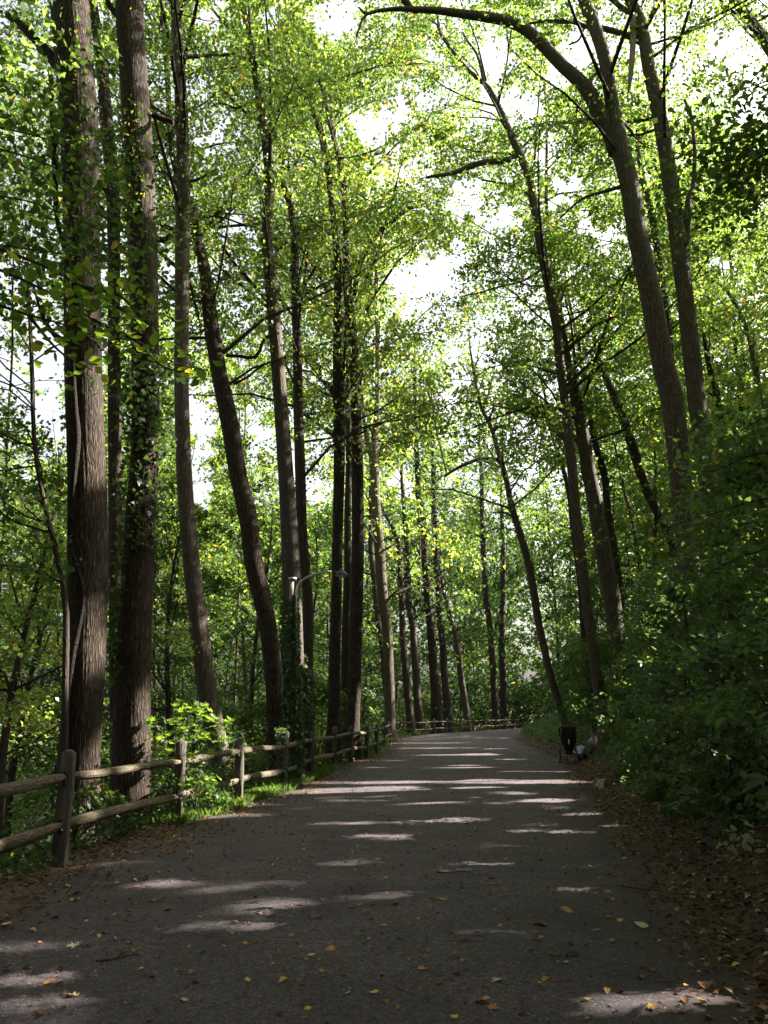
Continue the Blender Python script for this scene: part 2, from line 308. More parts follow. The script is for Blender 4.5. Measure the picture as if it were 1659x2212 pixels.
def tube(P, r, n=8, relief=None, cap=True):
    P = np.asarray(P, float); r = np.broadcast_to(np.asarray(r, float), (len(P),))
    T = np.gradient(P, axis=0); T /= np.linalg.norm(T, axis=1)[:, None] + 1e-9
    up = np.array([0, 1, 0.0]) if abs(T[0][1]) < .8 else np.array([1, 0, 0.0])
    th = np.linspace(0, 2 * np.pi, n, endpoint=False); V = []
    B = np.cross(T, up); B /= np.linalg.norm(B, axis=1)[:, None] + 1e-9; U = np.cross(B, T)
    rr = np.repeat(r[:, None], n, 1)
    if relief is not None: rr = rr * relief(th[None, :], P[:, 2][:, None])
    V = P[:, None, :] + rr[..., None] * (np.cos(th)[None, :, None] * B[:, None, :] + np.sin(th)[None, :, None] * U[:, None, :])
    i = np.arange(len(P) - 1)[:, None] * n; k = np.arange(n)[None, :]
    F_ = np.stack([i + k, i + n + k, i + n + (k + 1) % n, i + (k + 1) % n], -1).reshape(-1, 4)
    V = V.reshape(-1, 3)
    if cap:
        fl = [tuple(f) for f in F_]; fl.append(tuple(range(n))); fl.append(tuple((len(P) - 1) * n + q for q in range(n - 1, -1, -1))); return V, fl
    return V, F_
def ridges(n, amp, seed):
    a, b, c = [seed * 1.7 + i for i in range(3)]
    def f(th, z):
        ph = .9 * np.sin(1.1 * z + 2 * th + a) + .6 * np.sin(2.7 * z - 3 * th + b) + .5 * np.sin(5.3 * z + c)
        rd = np.abs(np.sin(n * th / 2 + ph)); rd2 = np.abs(np.sin(n * th * .5 + 1.7 + ph * 1.8 + .5 * np.sin(9 * z)))
        return 1 + .035 * np.sin(2 * th + .4 * z + a) + .02 * np.sin(3 * th - .9 * z + b) + amp * (np.sqrt(rd) * .7 + rd2 * .3 - .8)
    return f

# leaves: NV = 4 kinked rhombus, 6 ovate folded blade
def leaf_arrays(P, size, flat=.4, nv=4, seed=0, width=.62):
    P = np.asarray(P, float); n = len(P); g = np.random.default_rng(seed + 5)
    size = np.broadcast_to(np.asarray(size, float), (n,))[:, None] * g.uniform(.7, 1.25, (n, 1))
    nm = g.normal(size=(n, 3)); nm /= np.linalg.norm(nm, axis=1)[:, None]; nm = nm * (1 - flat) + np.array([0, 0, 1.]) * flat; nm /= np.linalg.norm(nm, axis=1)[:, None]
    t = g.normal(size=(n, 3)); t -= (t * nm).sum(1)[:, None] * nm; t /= np.linalg.norm(t, axis=1)[:, None]; t[:, 2] -= .15
    b = np.cross(nm, t); w = size * width * .5
    if nv == 4:
        V = np.stack([P, P + t * size * .45 + b * w + nm * w * .35, P + t * size - nm * size * .12, P + t * size * .45 - b * w + nm * w * .35], 1)
        Fq = (np.arange(n)[:, None] * 4 + np.arange(4)[None]).astype(np.int32)
    elif nv == 3:
        V = np.stack([P - b * w * .95, P + b * w * .95 + t * size * .15, P + t * size * 1.05], 1)
        Fq = (np.arange(n)[:, None] * 3 + np.arange(3)[None]).astype(np.int32)
    else:
        V = np.stack([P, P + t * size * .28 + b * w + nm * w * .3, P + t * size * .66 + b * w * .72 + nm * w * .15, P + t * size - nm * size * .14,
                      P + t * size * .66 - b * w * .72 + nm * w * .15, P + t * size * .28 - b * w + nm * w * .3], 1)
        q = np.arange(n)[:, None] * 6; Fq = np.concatenate([q + np.array([[0, 1, 2, 3]]), q + np.array([[0, 3, 4, 5]])]).astype(np.int32)
    return V.reshape(-1, 3), Fq
NLEAF = [0]
def leaves_part(name, P, size, m, root, tint, flat=.4, nv=4, seed=0, kind='stuff', width=.62):
    k = keep(P, size); P = P[k]; tint = tint[k]; size = size[k] if isinstance(size, np.ndarray) else size
    if len(P) == 0: return None
    V, Fq = leaf_arrays(P, size, flat, nv, seed, width); NLEAF[0] += len(Fq) * (1 if nv == 3 else 2)
    tv = np.repeat(np.clip(tint, 0, 1), nv)
    return part(name, V, Fq, m, root, False, tv, kind)
def clumps(centers, rad, size, cov, g, squash=.6):
    """leaf positions spread through flattened clumps; returns positions, sizes, clump index"""
    rad = np.broadcast_to(rad, (len(centers),)); size = np.broadcast_to(size, (len(centers),))
    cnt = np.maximum(4, (cov * rad**2 / size**2 * 3.6)).astype(int)
    idx = np.repeat(np.arange(len(centers)), cnt); n = len(idx)
    d = g.normal(size=(n, 3)); d /= np.linalg.norm(d, axis=1)[:, None]; rr = g.uniform(0, 1, n) ** .45
    d *= (rr * rad[idx])[:, None]; d[:, 2] *= squash
    so_ = g.normal(size=(len(centers), 9, 3)); so_ /= np.linalg.norm(so_, axis=2)[..., None]; so_ *= (g.uniform(.35, 1, (len(centers), 9, 1)) * rad[:, None, None]); so_[..., 2] *= squash
    u_ = g.uniform(0, 1, n) < .78; d2 = so_[idx, g.integers(0, 9, n)] + g.normal(size=(n, 3)) * (.17 * rad[idx])[:, None] * [1, 1, .45]; d = np.where(u_[:, None], d2, d)
    d += np.sin(centers[idx] * 3.1 + d[:, ::-1] * (4 / rad[idx])[:, None]) * (.22 * rad[idx])[:, None]
    return centers[idx] + d, size[idx], idx

# ------------------------------------------------------------------ setting: ground, path
def build_ground():
    ys = np.concatenate([np.arange(-60, 0, 4), np.arange(0, 30, .6), np.arange(30, 100, 1.5), np.arange(100, 200, 6), np.arange(200, 561, 40)])
    oL, oR = .25, .2; off = np.array([0, .25, .6, 1.1, 1.7, 2.3, 3.3, 4.5, 6, 8, 10.5, 14, 18, 24, 32, 45, 65, 100, 160, 260, 420.])
    V = []
    for y in ys:
        l, r = float(Lf(min(y, 130))), float(Rf(min(y, 130)))
        xs = np.concatenate([l - oL - off[::-1], np.linspace(l - .05, r + .05, 9), r + oR + off]); V.append(np.stack([xs, np.full_like(xs, y), terrain(xs, np.full_like(xs, min(y, 130)))], 1))
    nx = len(V[0]); V = np.concatenate(V); i = np.arange(len(ys) - 1)[:, None] * nx; k = np.arange(nx - 1)[None]
    Fq = np.stack([i + k, i + k + 1, i + nx + k + 1, i + nx + k], -1).reshape(-1, 4)
    tag(link('ground', raw_mesh('ground', V, Fq, SOIL)), kind='structure')
    ys = np.concatenate([np.arange(-8, 30, .3), np.arange(30, 104, .8)]); V = []; E = []
    for y in ys:
        l, r = Lf(y) + .45, Rf(y) - .1
        l += .12 * math.sin(y * 1.9) + .08 * math.sin(y * 4.7); r += .14 * math.sin(y * 1.3 + 1) + .09 * math.sin(y * 3.9)
        xs = np.linspace(l, r, 25); t = np.linspace(-1, 1, 25)
        V.append(np.stack([xs, np.full_like(xs, y), .012 + .012 * (1 - t**2)], 1)); E.append(np.clip((np.abs(t) - .55) / .45, 0, 1) * .75)
    nx = 25; V = np.concatenate(V); E = np.concatenate(E); i = np.arange(len(ys) - 1)[:, None] * nx; k = np.arange(nx - 1)[None]
    Fq = np.stack([i + k, i + k + 1, i + nx + k + 1, i + nx + k], -1).reshape(-1, 4)
    tag(link('path', raw_mesh('path', V, Fq, ASPH, True, E, 'edge')), kind='structure')
build_ground()

# ------------------------------------------------------------------ fence
def build_fence():
    root = thing('split_rail_fence', (FENCE[1][0], FENCE[1][1], 0), 'weathered split rail fence along the left edge and far end of the path', 'fence')
    n = len(FENCE); g = random.Random(4); info = []
    for i, p in enumerate(FENCE):
        q = FENCE[min(i + 1, n - 1)] - FENCE[max(i - 1, 0)]; ang = math.atan2(q[1], q[0]) - math.pi / 2
        if i < 16: ang *= .6; ang += g.uniform(-.12, .12)
        H = 1.17 + g.uniform(-.05, .04); w_, dth = .073, .058
        if i == 1: H, ang = 1.2, 0.06
        lean = np.array([g.uniform(-.035, .035), g.uniform(-.02, .02)]) if i != 1 else np.array([-.01, 0])
        hw = .026; u = [-w_, -hw, hw, w_]; z = [-.15, .36, .52, .86, 1.02, H]
        z = [-.15, .33, .47, .82, .97, H]
        V = []; F_ = []; id_ = {}
        def vid(a, b, s):
            k = (a, b, s)
            if k not in id_:
                top = .02 * (1 if s > 0 else -1) if b == 5 else 0
                zz = z[b] - (.03 if (b == 5 and a in (0, 3)) else 0) - (.012 if b == 5 and s < 0 else 0)
                id_[k] = len(V); V.append((u[a] + (.006 * math.sin(b * 2.1 + i)), s * dth - top * .5, zz))
            return id_[k]
        for b in range(5):
            for a in range(3):
                if a == 1 and b in (1, 3): continue
                F_.append((vid(a, b, -1), vid(a + 1, b, -1), vid(a + 1, b + 1, -1), vid(a, b + 1, -1)))
                F_.append((vid(a + 1, b, 1), vid(a, b, 1), vid(a, b + 1, 1), vid(a + 1, b + 1, 1)))
            F_.append((vid(0, b, 1), vid(0, b, -1), vid(0, b + 1, -1), vid(0, b + 1, 1)))
            F_.append((vid(3, b, -1), vid(3, b, 1), vid(3, b + 1, 1), vid(3, b + 1, -1)))
        for a in range(3): F_.append((vid(a, 5, -1), vid(a + 1, 5, -1), vid(a + 1, 5, 1), vid(a, 5, 1)))
        for b in (1, 3):
            F_.append((vid(1, b, -1), vid(1, b + 1, -1), vid(1, b + 1, 1), vid(1, b, 1))); F_.append((vid(2, b, 1), vid(2, b + 1, 1), vid(2, b + 1, -1), vid(2, b, -1)))
            F_.append((vid(1, b, 1), vid(2, b, 1), vid(2, b, -1), vid(1, b, -1))); F_.append((vid(1, b + 1, -1), vid(2, b + 1, -1), vid(2, b + 1, 1), vid(1, b + 1, 1)))
        ca, sa = math.cos(ang), math.sin(ang); zt = float(terrain(p[0], p[1])); W = []
        for x, y, zz in V: W.append((p[0] + x * ca - y * sa + lean[0] * zz, p[1] + x * sa + y * ca + lean[1] * zz, zz + zt))
        o = part('post', W, F_, WOOD, root, False)
        info.append((p, lean, zt, (ca, sa)))
    for i in range(n - 1):
        for k, zc in enumerate((.40, .90)):
            (p, l, zt, c1), (q, l2, zt2, c2) = info[i], info[i + 1]
            a = np.array([p[0] + l[0] * zc, p[1] + l[1] * zc, zc + zt + (.02 if i % 2 else -.03)]); b = np.array([q[0] + l2[0] * zc, q[1] + l2[1] * zc, zc + zt2 + (-.03 if i % 2 else .02)])
            d = b - a; Lr = np.linalg.norm(d); d /= Lr; off = np.array([c1[0], c1[1], 0]) * .0
            a2, b2 = a - d * .03 if i > 0 else a, b + d * .03
            ts = np.linspace(0, 1, 13 if i < 9 else 7); P = a2 + (b2 - a2) * ts[:, None]
            ph = g.uniform(0, 6); P[:, 2] += .025 * np.sin(ts * 3.1 + ph) * np.sin(ts * math.pi) - .01 * np.sin(ts * math.pi); P[:, 0] += .015 * np.sin(ts * 4 + ph * 2) * np.sin(ts * math.pi)
            r0 = g.uniform(.05, .062); r = r0 * (1 - .55 * np.abs(ts * 2 - 1) ** 9) * (1 + .06 * np.sin(ts * 9 + ph))
            V, F_ = tube(P, r, 10 if i < 9 else 6, relief=lambda th, z, ph=ph: (1 + .14 * np.sin(2 * th + ph) + .06 * np.sin(5 * th + ph * 3) + .05 * np.sin(7 * th + 31 * z + ph)) * (1 + .06 * np.sin(47 * z + ph * 2 + 2 * th)))
            part('rail', V, F_, WOOD_R, root, True)
build_fence()

# ------------------------------------------------------------------ trees
def w2r(x, y, Y, wpx):
    P = at(x, y, Y); return wpx * depth(P)[0] / F / 2 * math.cos(math.atan((x - PW / 2) / F)) * .97
def world_path(pts, Y, bend=0):
    out = []
    for p in pts:
        yy = Y + (p[3] if len(p) > 3 else 0); P = at(p[0], p[1], yy); out.append([*P, w2r(p[0], p[1], yy, p[2])])
    return np.array(out)
def crown_for(root, tp, H, h0, spread, nb, g, seed, matl, cov=.75, squash=.55, leafk=1.0, sky=True, tintc=.4, twigs=True, base_size=.10, flat=.35, azb=None):
    """branches grow out of the trunk path tp and carry clumps of leaves"""
    zs = tp[:, 2]; cents = []; rads = []; tv = []; tf = []; nv0 = 0
    for b in range(nb):
        f = (b + g.uniform(0, 1)) / nb; z = h0 + (H - h0) * f ** .9
        i = int(np.argmin(np.abs(zs - z))); p0 = tp[i, :3]
        az = g.uniform(0, 2 * math.pi) if azb is None else g.normal(azb[0], azb[1]); el = math.radians(g.uniform(5, 50) + 20 * f)
        L = spread * g.uniform(.55, 1.1) * (1 - .45 * f ** 2)
        d = np.array([math.cos(az) * math.cos(el), math.sin(az) * math.cos(el), math.sin(el)])
        side = np.cross(d, [0, 0, 1.]); kx = g.uniform(-.5, .5)
        ts = np.linspace(0, 1, 5); P = p0 + d * L * ts[:, None] + side * (kx * L * ts**2 * .5)[:, None]; P[:, 2] += -.12 * L * ts**2 + .06 * L * np.sin(ts * 5 + b)
        r0 = min(tp[i, 3] * .4, .006 + .0085 * L)
        tw = twigs and keep(P, .3).all() and not (sky and in_sky(P[2:]).any())
        if tw:
            V, F_ = tube(P, r0 * (1 - .85 * ts) + .003, 5, cap=False); tv.append(V); tf.append(F_ + nv0); nv0 += len(V)
        nc = max(2, int(L * 1.15))
        for c in range(nc):
            t = .35 + .65 * (c + g.uniform(0, 1)) / nc; q = P[0] + (P[-1] - P[0]) * t; q = np.array([np.interp(t, ts, P[:, k]) for k in range(3)])
            jit = g.normal(0, .16 * L + .15, 3) * [1, 1, .6]; cents.append(q + jit); rads.append(g.uniform(.45, .95) * (.55 + .13 * L))
            if tw and c % 2 == 0:
                m_ = (q + q + jit) / 2 + [0, 0, -.1]; V, F_ = tube(np.array([q, m_, q + jit]), np.array([r0 * .35, r0 * .25, .003]), 4, cap=False); tv.append(V); tf.append(F_ + nv0); nv0 += len(V)
    cents = np.array(cents); rads = np.array(rads)
    x, y, dp = proj(cents); mg = 130 + F * 1.6 / np.maximum(dp, .5); inn = (x > -mg) & (x < PW + mg) & (y > -mg) & (y < PH + 50) & (dp > 1)
    gap = in_sky(cents) & (g.uniform(0, 1, len(cents)) < .93) if sky else np.zeros(len(cents), bool)
    cents, rads, inn, dp = cents[~gap], rads[~gap], inn[~gap], dp[~gap]
    if twigs and tv: part('branches', np.concatenate(tv), np.concatenate(tf), BARK_C, root, True, kind='stuff')
    dist = np.maximum(dp, 3); size = np.maximum(base_size, .0047 * dist) * leafk; size = np.where(inn, size, np.maximum(size, .44))
    P, sz, idx = clumps(cents, rads, size, cov, g, squash)
    if sky:
        k = ~(in_sky(P) & (g.uniform(0, 1, len(P)) < .9)) & ~hides(P, g); P, sz, idx = P[k], sz[k], idx[k]
    ct = g.uniform(-.22, .22, len(cents)); tint = np.clip(tintc + ct[idx] + g.normal(0, .16, len(P)), 0, .9); tint = np.where(g.uniform(0, 1, len(P)) < .018, g.uniform(.88, 1, len(P)), tint)
    leaves_part('crown', P, sz, matl, root, tint, flat, 3 if np.median(dist) > 30 or not inn.any() else 4, seed, width=.75)

CR, TRK, LMB = [], [], []
def hides(P, g):
    """leaves in front of a main trunk or limb, most of which are left out so that the trunk stays bare as in the photograph"""
    x, y, dp = proj(P); m = np.zeros(len(x), bool)
    for ys, xs, ws, D, sd in TRK:
        xi = np.interp(y, ys, xs); wi = np.interp(y, ys, ws)
        m |= (y > ys[0]) & (y < ys[-1]) & (np.abs(x - xi) < wi * .5 + 2) & (P[:, 1] < D * .985)
    for l, D in LMB:
        for a, b in zip(l[:-1], l[1:]):
            d = b[:2] - a[:2]; t = np.clip(((x - a[0]) * d[0] + (y - a[1]) * d[1]) / (d @ d), 0, 1); dist = np.hypot(x - a[0] - d[0] * t, y - a[1] - d[1] * t)
            m |= (dist < (a[2] + b[2]) * .25 + 2) & (P[:, 1] < D * .985)
    return m & (g.uniform(0, 1, len(x)) < .84)
def tree(label, D, pts, H=32, h0=9, spread=4.5, nb=26, m=None, limbs=(), seed=0, cov=.74, sides=14, ridge=None, name='tree', group=None, crown=True, tintc=.4, dead=(), base=None, cat='tree', matl=None, lean_top=None, extend=True, azb=None):
    g = np.random.default_rng(seed + 100); m = m or BARK_B
    W = world_path(pts, D)                                    # from top of what is seen downwards
    W = W[::-1]                                               # bottom first
    last = W[0]; nxt = W[1]; sl_ = (last[:3] - nxt[:3]) / max(.3, abs(nxt[2] - last[2])) ; sl_ = np.clip(sl_, -.25, .25)
    gz = float(terrain(last[0], last[1])); drop = max(.3, last[2] - gz)
    if base is None: bx = last[:3] + np.array([sl_[0] * drop * .6, 0, 0]); bx[2] = float(terrain(bx[0], bx[1]))
    else: bx = np.array([base[0], base[1], float(terrain(*base))])
    pre = []
    if last[2] - bx[2] > .6:
        pre = [[bx[0], bx[1], bx[2] - .35, last[3] * 1.95 + .05], [bx[0], bx[1], bx[2] + .12, last[3] * 1.5 + .02], [*(bx + (last[:3] - bx) * .35), last[3] * 1.08]]
    else:
        pre = [[bx[0], bx[1], bx[2] - .35, last[3] * 1.4 + .04]]; W = W[1:] if len(W) > 3 else W
    W = np.concatenate([np.array(pre), W])
    if extend and W[-1][2] < H - 1:
        t = W[-1]; s2 = (W[-1][:3] - W[-3][:3]) / (W[-1][2] - W[-3][2]); k = H - t[2]
        s2 = np.clip(s2, -.3, .3) * .5; s2[2] = 1
        for f in (.3, .65, 1): W = np.concatenate([W, [[*(t[:3] + s2 * k * f + np.array([g.normal(0, .15) * k * f * .2, g.normal(0, .15) * k * f * .2, 0])), t[3] * (1 - f) ** .8 + .012]]])
    L = np.linalg.norm(W[-1][:3] - W[0][:3]); ns = int(L / (.22 if ridge else .6)) + 6
    W = W[np.argsort(W[:, 2])]
    T = catmull(W, ns); T[:, 3] = np.interp(T[:, 2], W[:, 2], W[:, 3])
    if not ridge: T[:, 0] += .02 * np.sin(T[:, 2] * 1.3 + seed); T[:, 1] += .03 * np.sin(T[:, 2] * .9 + seed)
    root = thing(name, (bx[0], bx[1], bx[2]), label, cat, group)
    V, F_ = tube(T[:, :3], T[:, 3], ridge[0] if ridge else sides, relief=ridges(ridge[1], ridge[2], seed) if ridge else ridges(7, .05, seed), cap=False)
    part('trunk', V, F_, m, root)
    for lp in limbs:
        lw = world_path(lp, D); tt = catmull(lw, max(8, int(np.linalg.norm(lw[-1, :3] - lw[0, :3]) / .25) + 4)); tt[:, 3] = np.maximum(tt[:, 3], .012)
        tt[:, 1] += .05 * np.sin(np.arange(len(tt)) * .7)
        V, F_ = tube(tt[:, :3], tt[:, 3], 12, relief=ridges(6, .05, seed + 3)); part('limb', V, F_, m, root)
    for lp in dead:
        lw = world_path(lp, D); tt = catmull(lw, 16); V, F_ = tube(tt[:, :3], np.maximum(tt[:, 3], .01), 8, relief=ridges(5, .06, 2)); part('dead_limb', V, F_, BARK_D, root, label='pale barkless dead limb')
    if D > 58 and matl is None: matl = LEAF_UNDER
    if crown: CR.append(lambda: crown_for(root, T, H, h0, spread, nb, g, seed, matl or LEAF_CANOPY, cov=cov, tintc=tintc, azb=azb))
    if seed < 100:
        q = np.array([p[:3] for p in pts], float); q = q[np.argsort(q[:, 1])]; TRK.append((q[:, 1], q[:, 0], q[:, 2], D, seed))
        for lp in list(limbs) + list(dead):
            l = np.array([p[:3] for p in lp], float)
            if l[:, 2].max() >= 10: LMB.append((l, D))
    return root, T

def ivy(root, T, z0, z1, seed, a0=0, a1=2 * math.pi, n=900, size=.08, out=.10, m=None, nv=4, tint=.4, name='ivy'):
    g = np.random.default_rng(seed); z = g.uniform(z0, z1, n); P = np.array([np.interp(z, T[:, 2], T[:, k]) for k in range(4)]).T
    a = g.uniform(a0, a1, n); lump = .5 + .5 * np.sin(z * 2.3 + 3 * a + seed) * np.sin(z * 1.1 - 2 * a); k_ = g.uniform(0, 1, n) < .25 + lump; P, a, z, lump = P[k_], a[k_], z[k_], lump[k_]; n = len(a); r = P[:, 3] + g.uniform(0, out, n) * (.3 + lump)
    Q = P[:, :3] + np.stack([np.cos(a) * r, np.sin(a) * r, g.normal(0, .03, n)], 1)
    return leaves_part(name, Q, size, m or LEAF_IVY, root, g.uniform(0, 1, n) * .6 + tint - .3, .05, nv, seed, width=.8)

print('trees...')
# --- left of the path
t1, T1 = tree('massive deeply furrowed trunk behind the first fence post, thickest tree of all', 12.5, [(151, 0, 86), (170, 260, 87), (176, 500, 86), (181, 796, 88), (187, 993, 86), (189, 1160, 90), (187, 1293, 93), (181, 1480, 90), (172, 1629, 92), (171, 1720, 98)],
     H=31, h0=17, spread=6, nb=24, m=BARK_A, seed=1, ridge=(150, 30, .04), limbs=[[(150, 740, 18), (120, 725, 14), (95, 690, 9), (80, 640, 6)], [(140, 160, 34), (100, 110, 26), (50, 60, 20), (15, 30, 16)]])
vt = world_path([(112, 160, 14), (122, 330, 20), (128, 480, 14), (160, 600, 12), (178, 900, 20), (182, 960, 24), (172, 1080, 24), (168, 1180, 22), (195, 1290, 14), (172, 1420, 26), (158, 1550, 30), (148, 1700, 34)], 12.5); vt = catmull(vt, 90)
tp = np.array([np.interp(vt[:, 2], T1[:, 2], T1[:, k]) for k in range(4)]).T; dx = np.clip((vt[:, 0] - tp[:, 0]) / tp[:, 3], -.97, .97); vt[:, 1] = tp[:, 1] - np.sqrt(1 - dx**2) * tp[:, 3] - .01
V, F_ = tube(vt[:, :3], vt[:, 3] * .75, 12, relief=ridges(5, .12, 5)); part('climbing_vine', V, F_, VINE, t1, label='thick hairy dark vine stem clinging to the trunk')
t2, T2 = tree('second massive straight trunk beside the furrowed giant, draped in ivy at mid height', 13.5, [(281, 0, 62), (291, 200, 62), (302, 373, 62), (308, 523, 66), (314, 747, 62), (314, 900, 64), (312, 993, 66), (302, 1130, 72), (295, 1293, 76), (287, 1480, 84), (284, 1629, 88), (283, 1700, 92)],
     H=30, h0=17, spread=6, nb=22, m=BARK_A, seed=2, ridge=(120, 28, .032), limbs=[[(262, 40, 16), (240, 15, 14), (222, -10, 12)], [(330, 245, 16), (352, 255, 12), (375, 268, 10)], [(338, 515, 14), (360, 515, 12), (372, 510, 10)]])
zz = lambda y, D=13.5: at(0, y, D)[2]
ivy(t2, T2, zz(1190), zz(770), 31, math.pi * .9, 2 * math.pi * 1.05, 1200, .095, .22, tint=.6)
ivy(t2, T2, zz(980), zz(790), 32, 0, 2 * math.pi, 700, .095, .32, tint=.55)
ivy(t2, T2, zz(480), zz(230), 33, math.pi * .9, math.pi * 1.7, 420, .09, .10, LEAF_UNDER, tint=.7)
ivy(t2, T2, zz(1480), zz(1190), 34, math.pi * .8, math.pi * 1.4, 420, .10, .25, LEAF_UNDER, tint=.5)
ivy(t1, T1, zz(420, 12.5), zz(100, 12.5), 35, math.pi * 1.2, math.pi * 1.9, 160, .09, .08, LEAF_UNDER, tint=.7)
tree('slim sunlit trunk half hidden between the two massive trunks', 20, [(200, 0, 20), (217, 112, 27), (230, 261, 30), (243, 411, 32), (246, 635, 28), (248, 1000, 30), (252, 1500, 34), (254, 1640, 36)], H=30, h0=12, spread=4, nb=22, m=BARK_A, seed=3, ridge=(40, 16, .05))
_, T0 = tree('dark thin young trunk curving up beside the furrowed giant', 12, [(60, 610, 7), (64, 700, 9), (71, 843, 10), (75, 937, 10), (86, 1030, 11), (108, 1142, 12), (128, 1240, 13), (138, 1293, 14), (140, 1450, 16), (143, 1640, 18)], H=9.5, h0=3.5, spread=2.6, nb=34, m=BARK_C, seed=4, cov=.5, matl=LEAF_UNDER, tintc=.5, azb=(2.9, 1.1))
tree('straight smooth-sided grey trunk right of the ivy-draped one', 18, [(380, 0, 24), (391, 224, 28), (397, 373, 29), (394, 523, 33), (393, 672, 32), (392, 806, 33), (397, 993, 36), (406, 1142, 38), (427, 1330, 42), (446, 1480, 43), (475, 1629, 42)], H=31, h0=11, spread=6, nb=40, seed=5, ridge=(64, 22, .03),
     limbs=[[(405, 392, 8), (440, 380, 6), (470, 368, 5)], [(402, 240, 6), (450, 215, 4), (480, 195, 3)]])
tree('furrowed trunk leaning left over the bracket lamp side, patches of sun down its right edge', 20.5, [(372, 330, 14), (385, 380, 17), (411, 448, 21), (444, 597, 28), (455, 694, 33), (474, 806, 35), (497, 918, 39), (515, 1030, 39), (536, 1120, 42), (548, 1218, 42), (575, 1330, 41), (590, 1442, 42), (597, 1554, 42), (600, 1640, 44)],
     H=30, h0=10, spread=6.5, nb=44, m=BARK_A, seed=6, ridge=(56, 20, .05), limbs=[[(488, 768, 8), (520, 768, 8), (548, 772, 8), (562, 758, 8), (570, 735, 8), (588, 724, 9)], [(505, 830, 7), (535, 812, 5), (560, 795, 5), (590, 780, 4)], [(430, 470, 7), (470, 466, 5), (520, 485, 4), (560, 492, 3)]])
t5, T5 = tree('tall sinuous grey trunk rising behind the curved lamp arm', 21.5, [(528, 20, 14), (540, 90, 17), (563, 224, 20), (583, 373, 25), (579, 448, 25), (577, 523, 27), (587, 635, 30), (597, 746, 30), (608, 895, 32), (621, 1081, 35), (629, 1220, 39), (633, 1350, 42), (636, 1480, 45), (638, 1600, 48)], H=32, h0=11, spread=6.5, nb=44, seed=7, ridge=(64, 22, .03),
     limbs=[[(545, 215, 6), (510, 232, 6), (480, 225, 5), (455, 232, 4)], [(605, 360, 7), (635, 355, 7), (650, 335, 6), (672, 325, 4)]])
ivy(t5, T5, zz(1610, 21.5), zz(1400, 21.5), 36, math.pi * .8, math.pi * 2.1, 2600, .11, .14, tint=.35); ivy(t5, T5, zz(1420, 21.5), zz(1290, 21.5), 37, math.pi * .9, math.pi * 1.6, 600, .10, .08, tint=.3)
tree('dark straight trunk close behind the sinuous grey trunk', 26, [(612, 390, 11), (626, 440, 15), (636, 520, 18), (639, 650, 20), (641, 747, 21), (645, 857, 22), (647, 1007, 25), (654, 1156, 25), (662, 1260, 23), (664, 1330, 23), (666, 1480, 25), (668, 1600, 27)], H=30, h0=9, spread=6.5, nb=48, m=BARK_C, seed=8)
tree('left trunk of the close cluster of three past the lamp', 27.5, [(618, 110, 8), (633, 168, 9), (671, 224, 12), (703, 336, 14), (717, 448, 15), (730, 560, 19), (732, 708, 25), (732, 820, 27), (733, 1007, 25), (729, 1160, 24), (726, 1300, 26), (723, 1430, 27), (721, 1573, 29), (720, 1620, 31)], H=33, h0=11, spread=7, nb=56, m=BARK_A, tintc=.6, seed=9, ridge=(40, 14, .05),
     limbs=[[(725, 855, 9), (712, 830, 8), (695, 822, 6), (690, 798, 5), (700, 785, 4)]])
tree('right trunk of the close cluster of three, with a crooked limb arching to the right', 30, [(660, 105, 8), (688, 168, 9), (708, 240, 11), (728, 330, 13), (741, 395, 15), (746, 448, 16), (749, 560, 17), (760, 690, 20), (768, 857, 23), (772, 1007, 26), (773, 1156, 27), (771, 1290, 28), (767, 1430, 30), (762, 1565, 31), (760, 1610, 33)], H=34, h0=11, spread=7.5, nb=60, m=BARK_A, tintc=.6, seed=10, ridge=(44, 16, .04),
     limbs=[[(764, 640, 13), (775, 580, 13), (800, 530, 12), (822, 498, 12), (848, 478, 12), (882, 452, 11), (916, 442, 10), (932, 455, 8), (927, 478, 5)], [(742, 372, 8), (760, 350, 8), (800, 338, 7), (830, 325, 6), (834, 290, 3)]])
tree('darker narrow trunk squeezed between the two front trunks of the cluster', 33, [(748, 500, 10), (752, 800, 13), (752, 1007, 14), (751, 1156, 16), (748, 1350, 18), (745, 1480, 20), (744, 1580, 22)], H=28, h0=12, spread=4.5, nb=30, m=BARK_C, seed=11)
tree('grey trunk that splits into a V, right of the cluster', 48, [(812, 560, 9), (815, 708, 11), (816, 820, 12), (813, 905, 14), (808, 985, 20), (812, 1080, 20), (818, 1170, 23), (828, 1293, 25), (836, 1367, 23), (840, 1442, 22), (842, 1560, 24)], H=34, h0=6, spread=7, nb=68, tintc=.55, seed=12,
     limbs=[[(806, 1000, 12), (797, 965, 11), (789, 930, 10), (784, 880, 7), (778, 800, 5)]])
tree('thin leaning trunk behind the V-shaped one', 54, [(800, 1080, 9), (803, 1200, 12), (815, 1320, 13), (830, 1440, 14), (842, 1570, 15)], H=24, h0=12, spread=4, nb=28, m=BARK_C, seed=13)
tree('crooked trunk with a bent crown bough leaning over leftwards', 62, [(826, 1100, 7), (848, 1140, 9), (860, 1180, 11), (866, 1250, 12), (868, 1330, 13), (875, 1442, 15), (886, 1554, 18), (888, 1585, 19)], H=22, h0=12, spread=4, nb=28, m=BARK_A, seed=14, limbs=[[(866, 1260, 7), (848, 1235, 6), (830, 1215, 5), (815, 1195, 4)]])
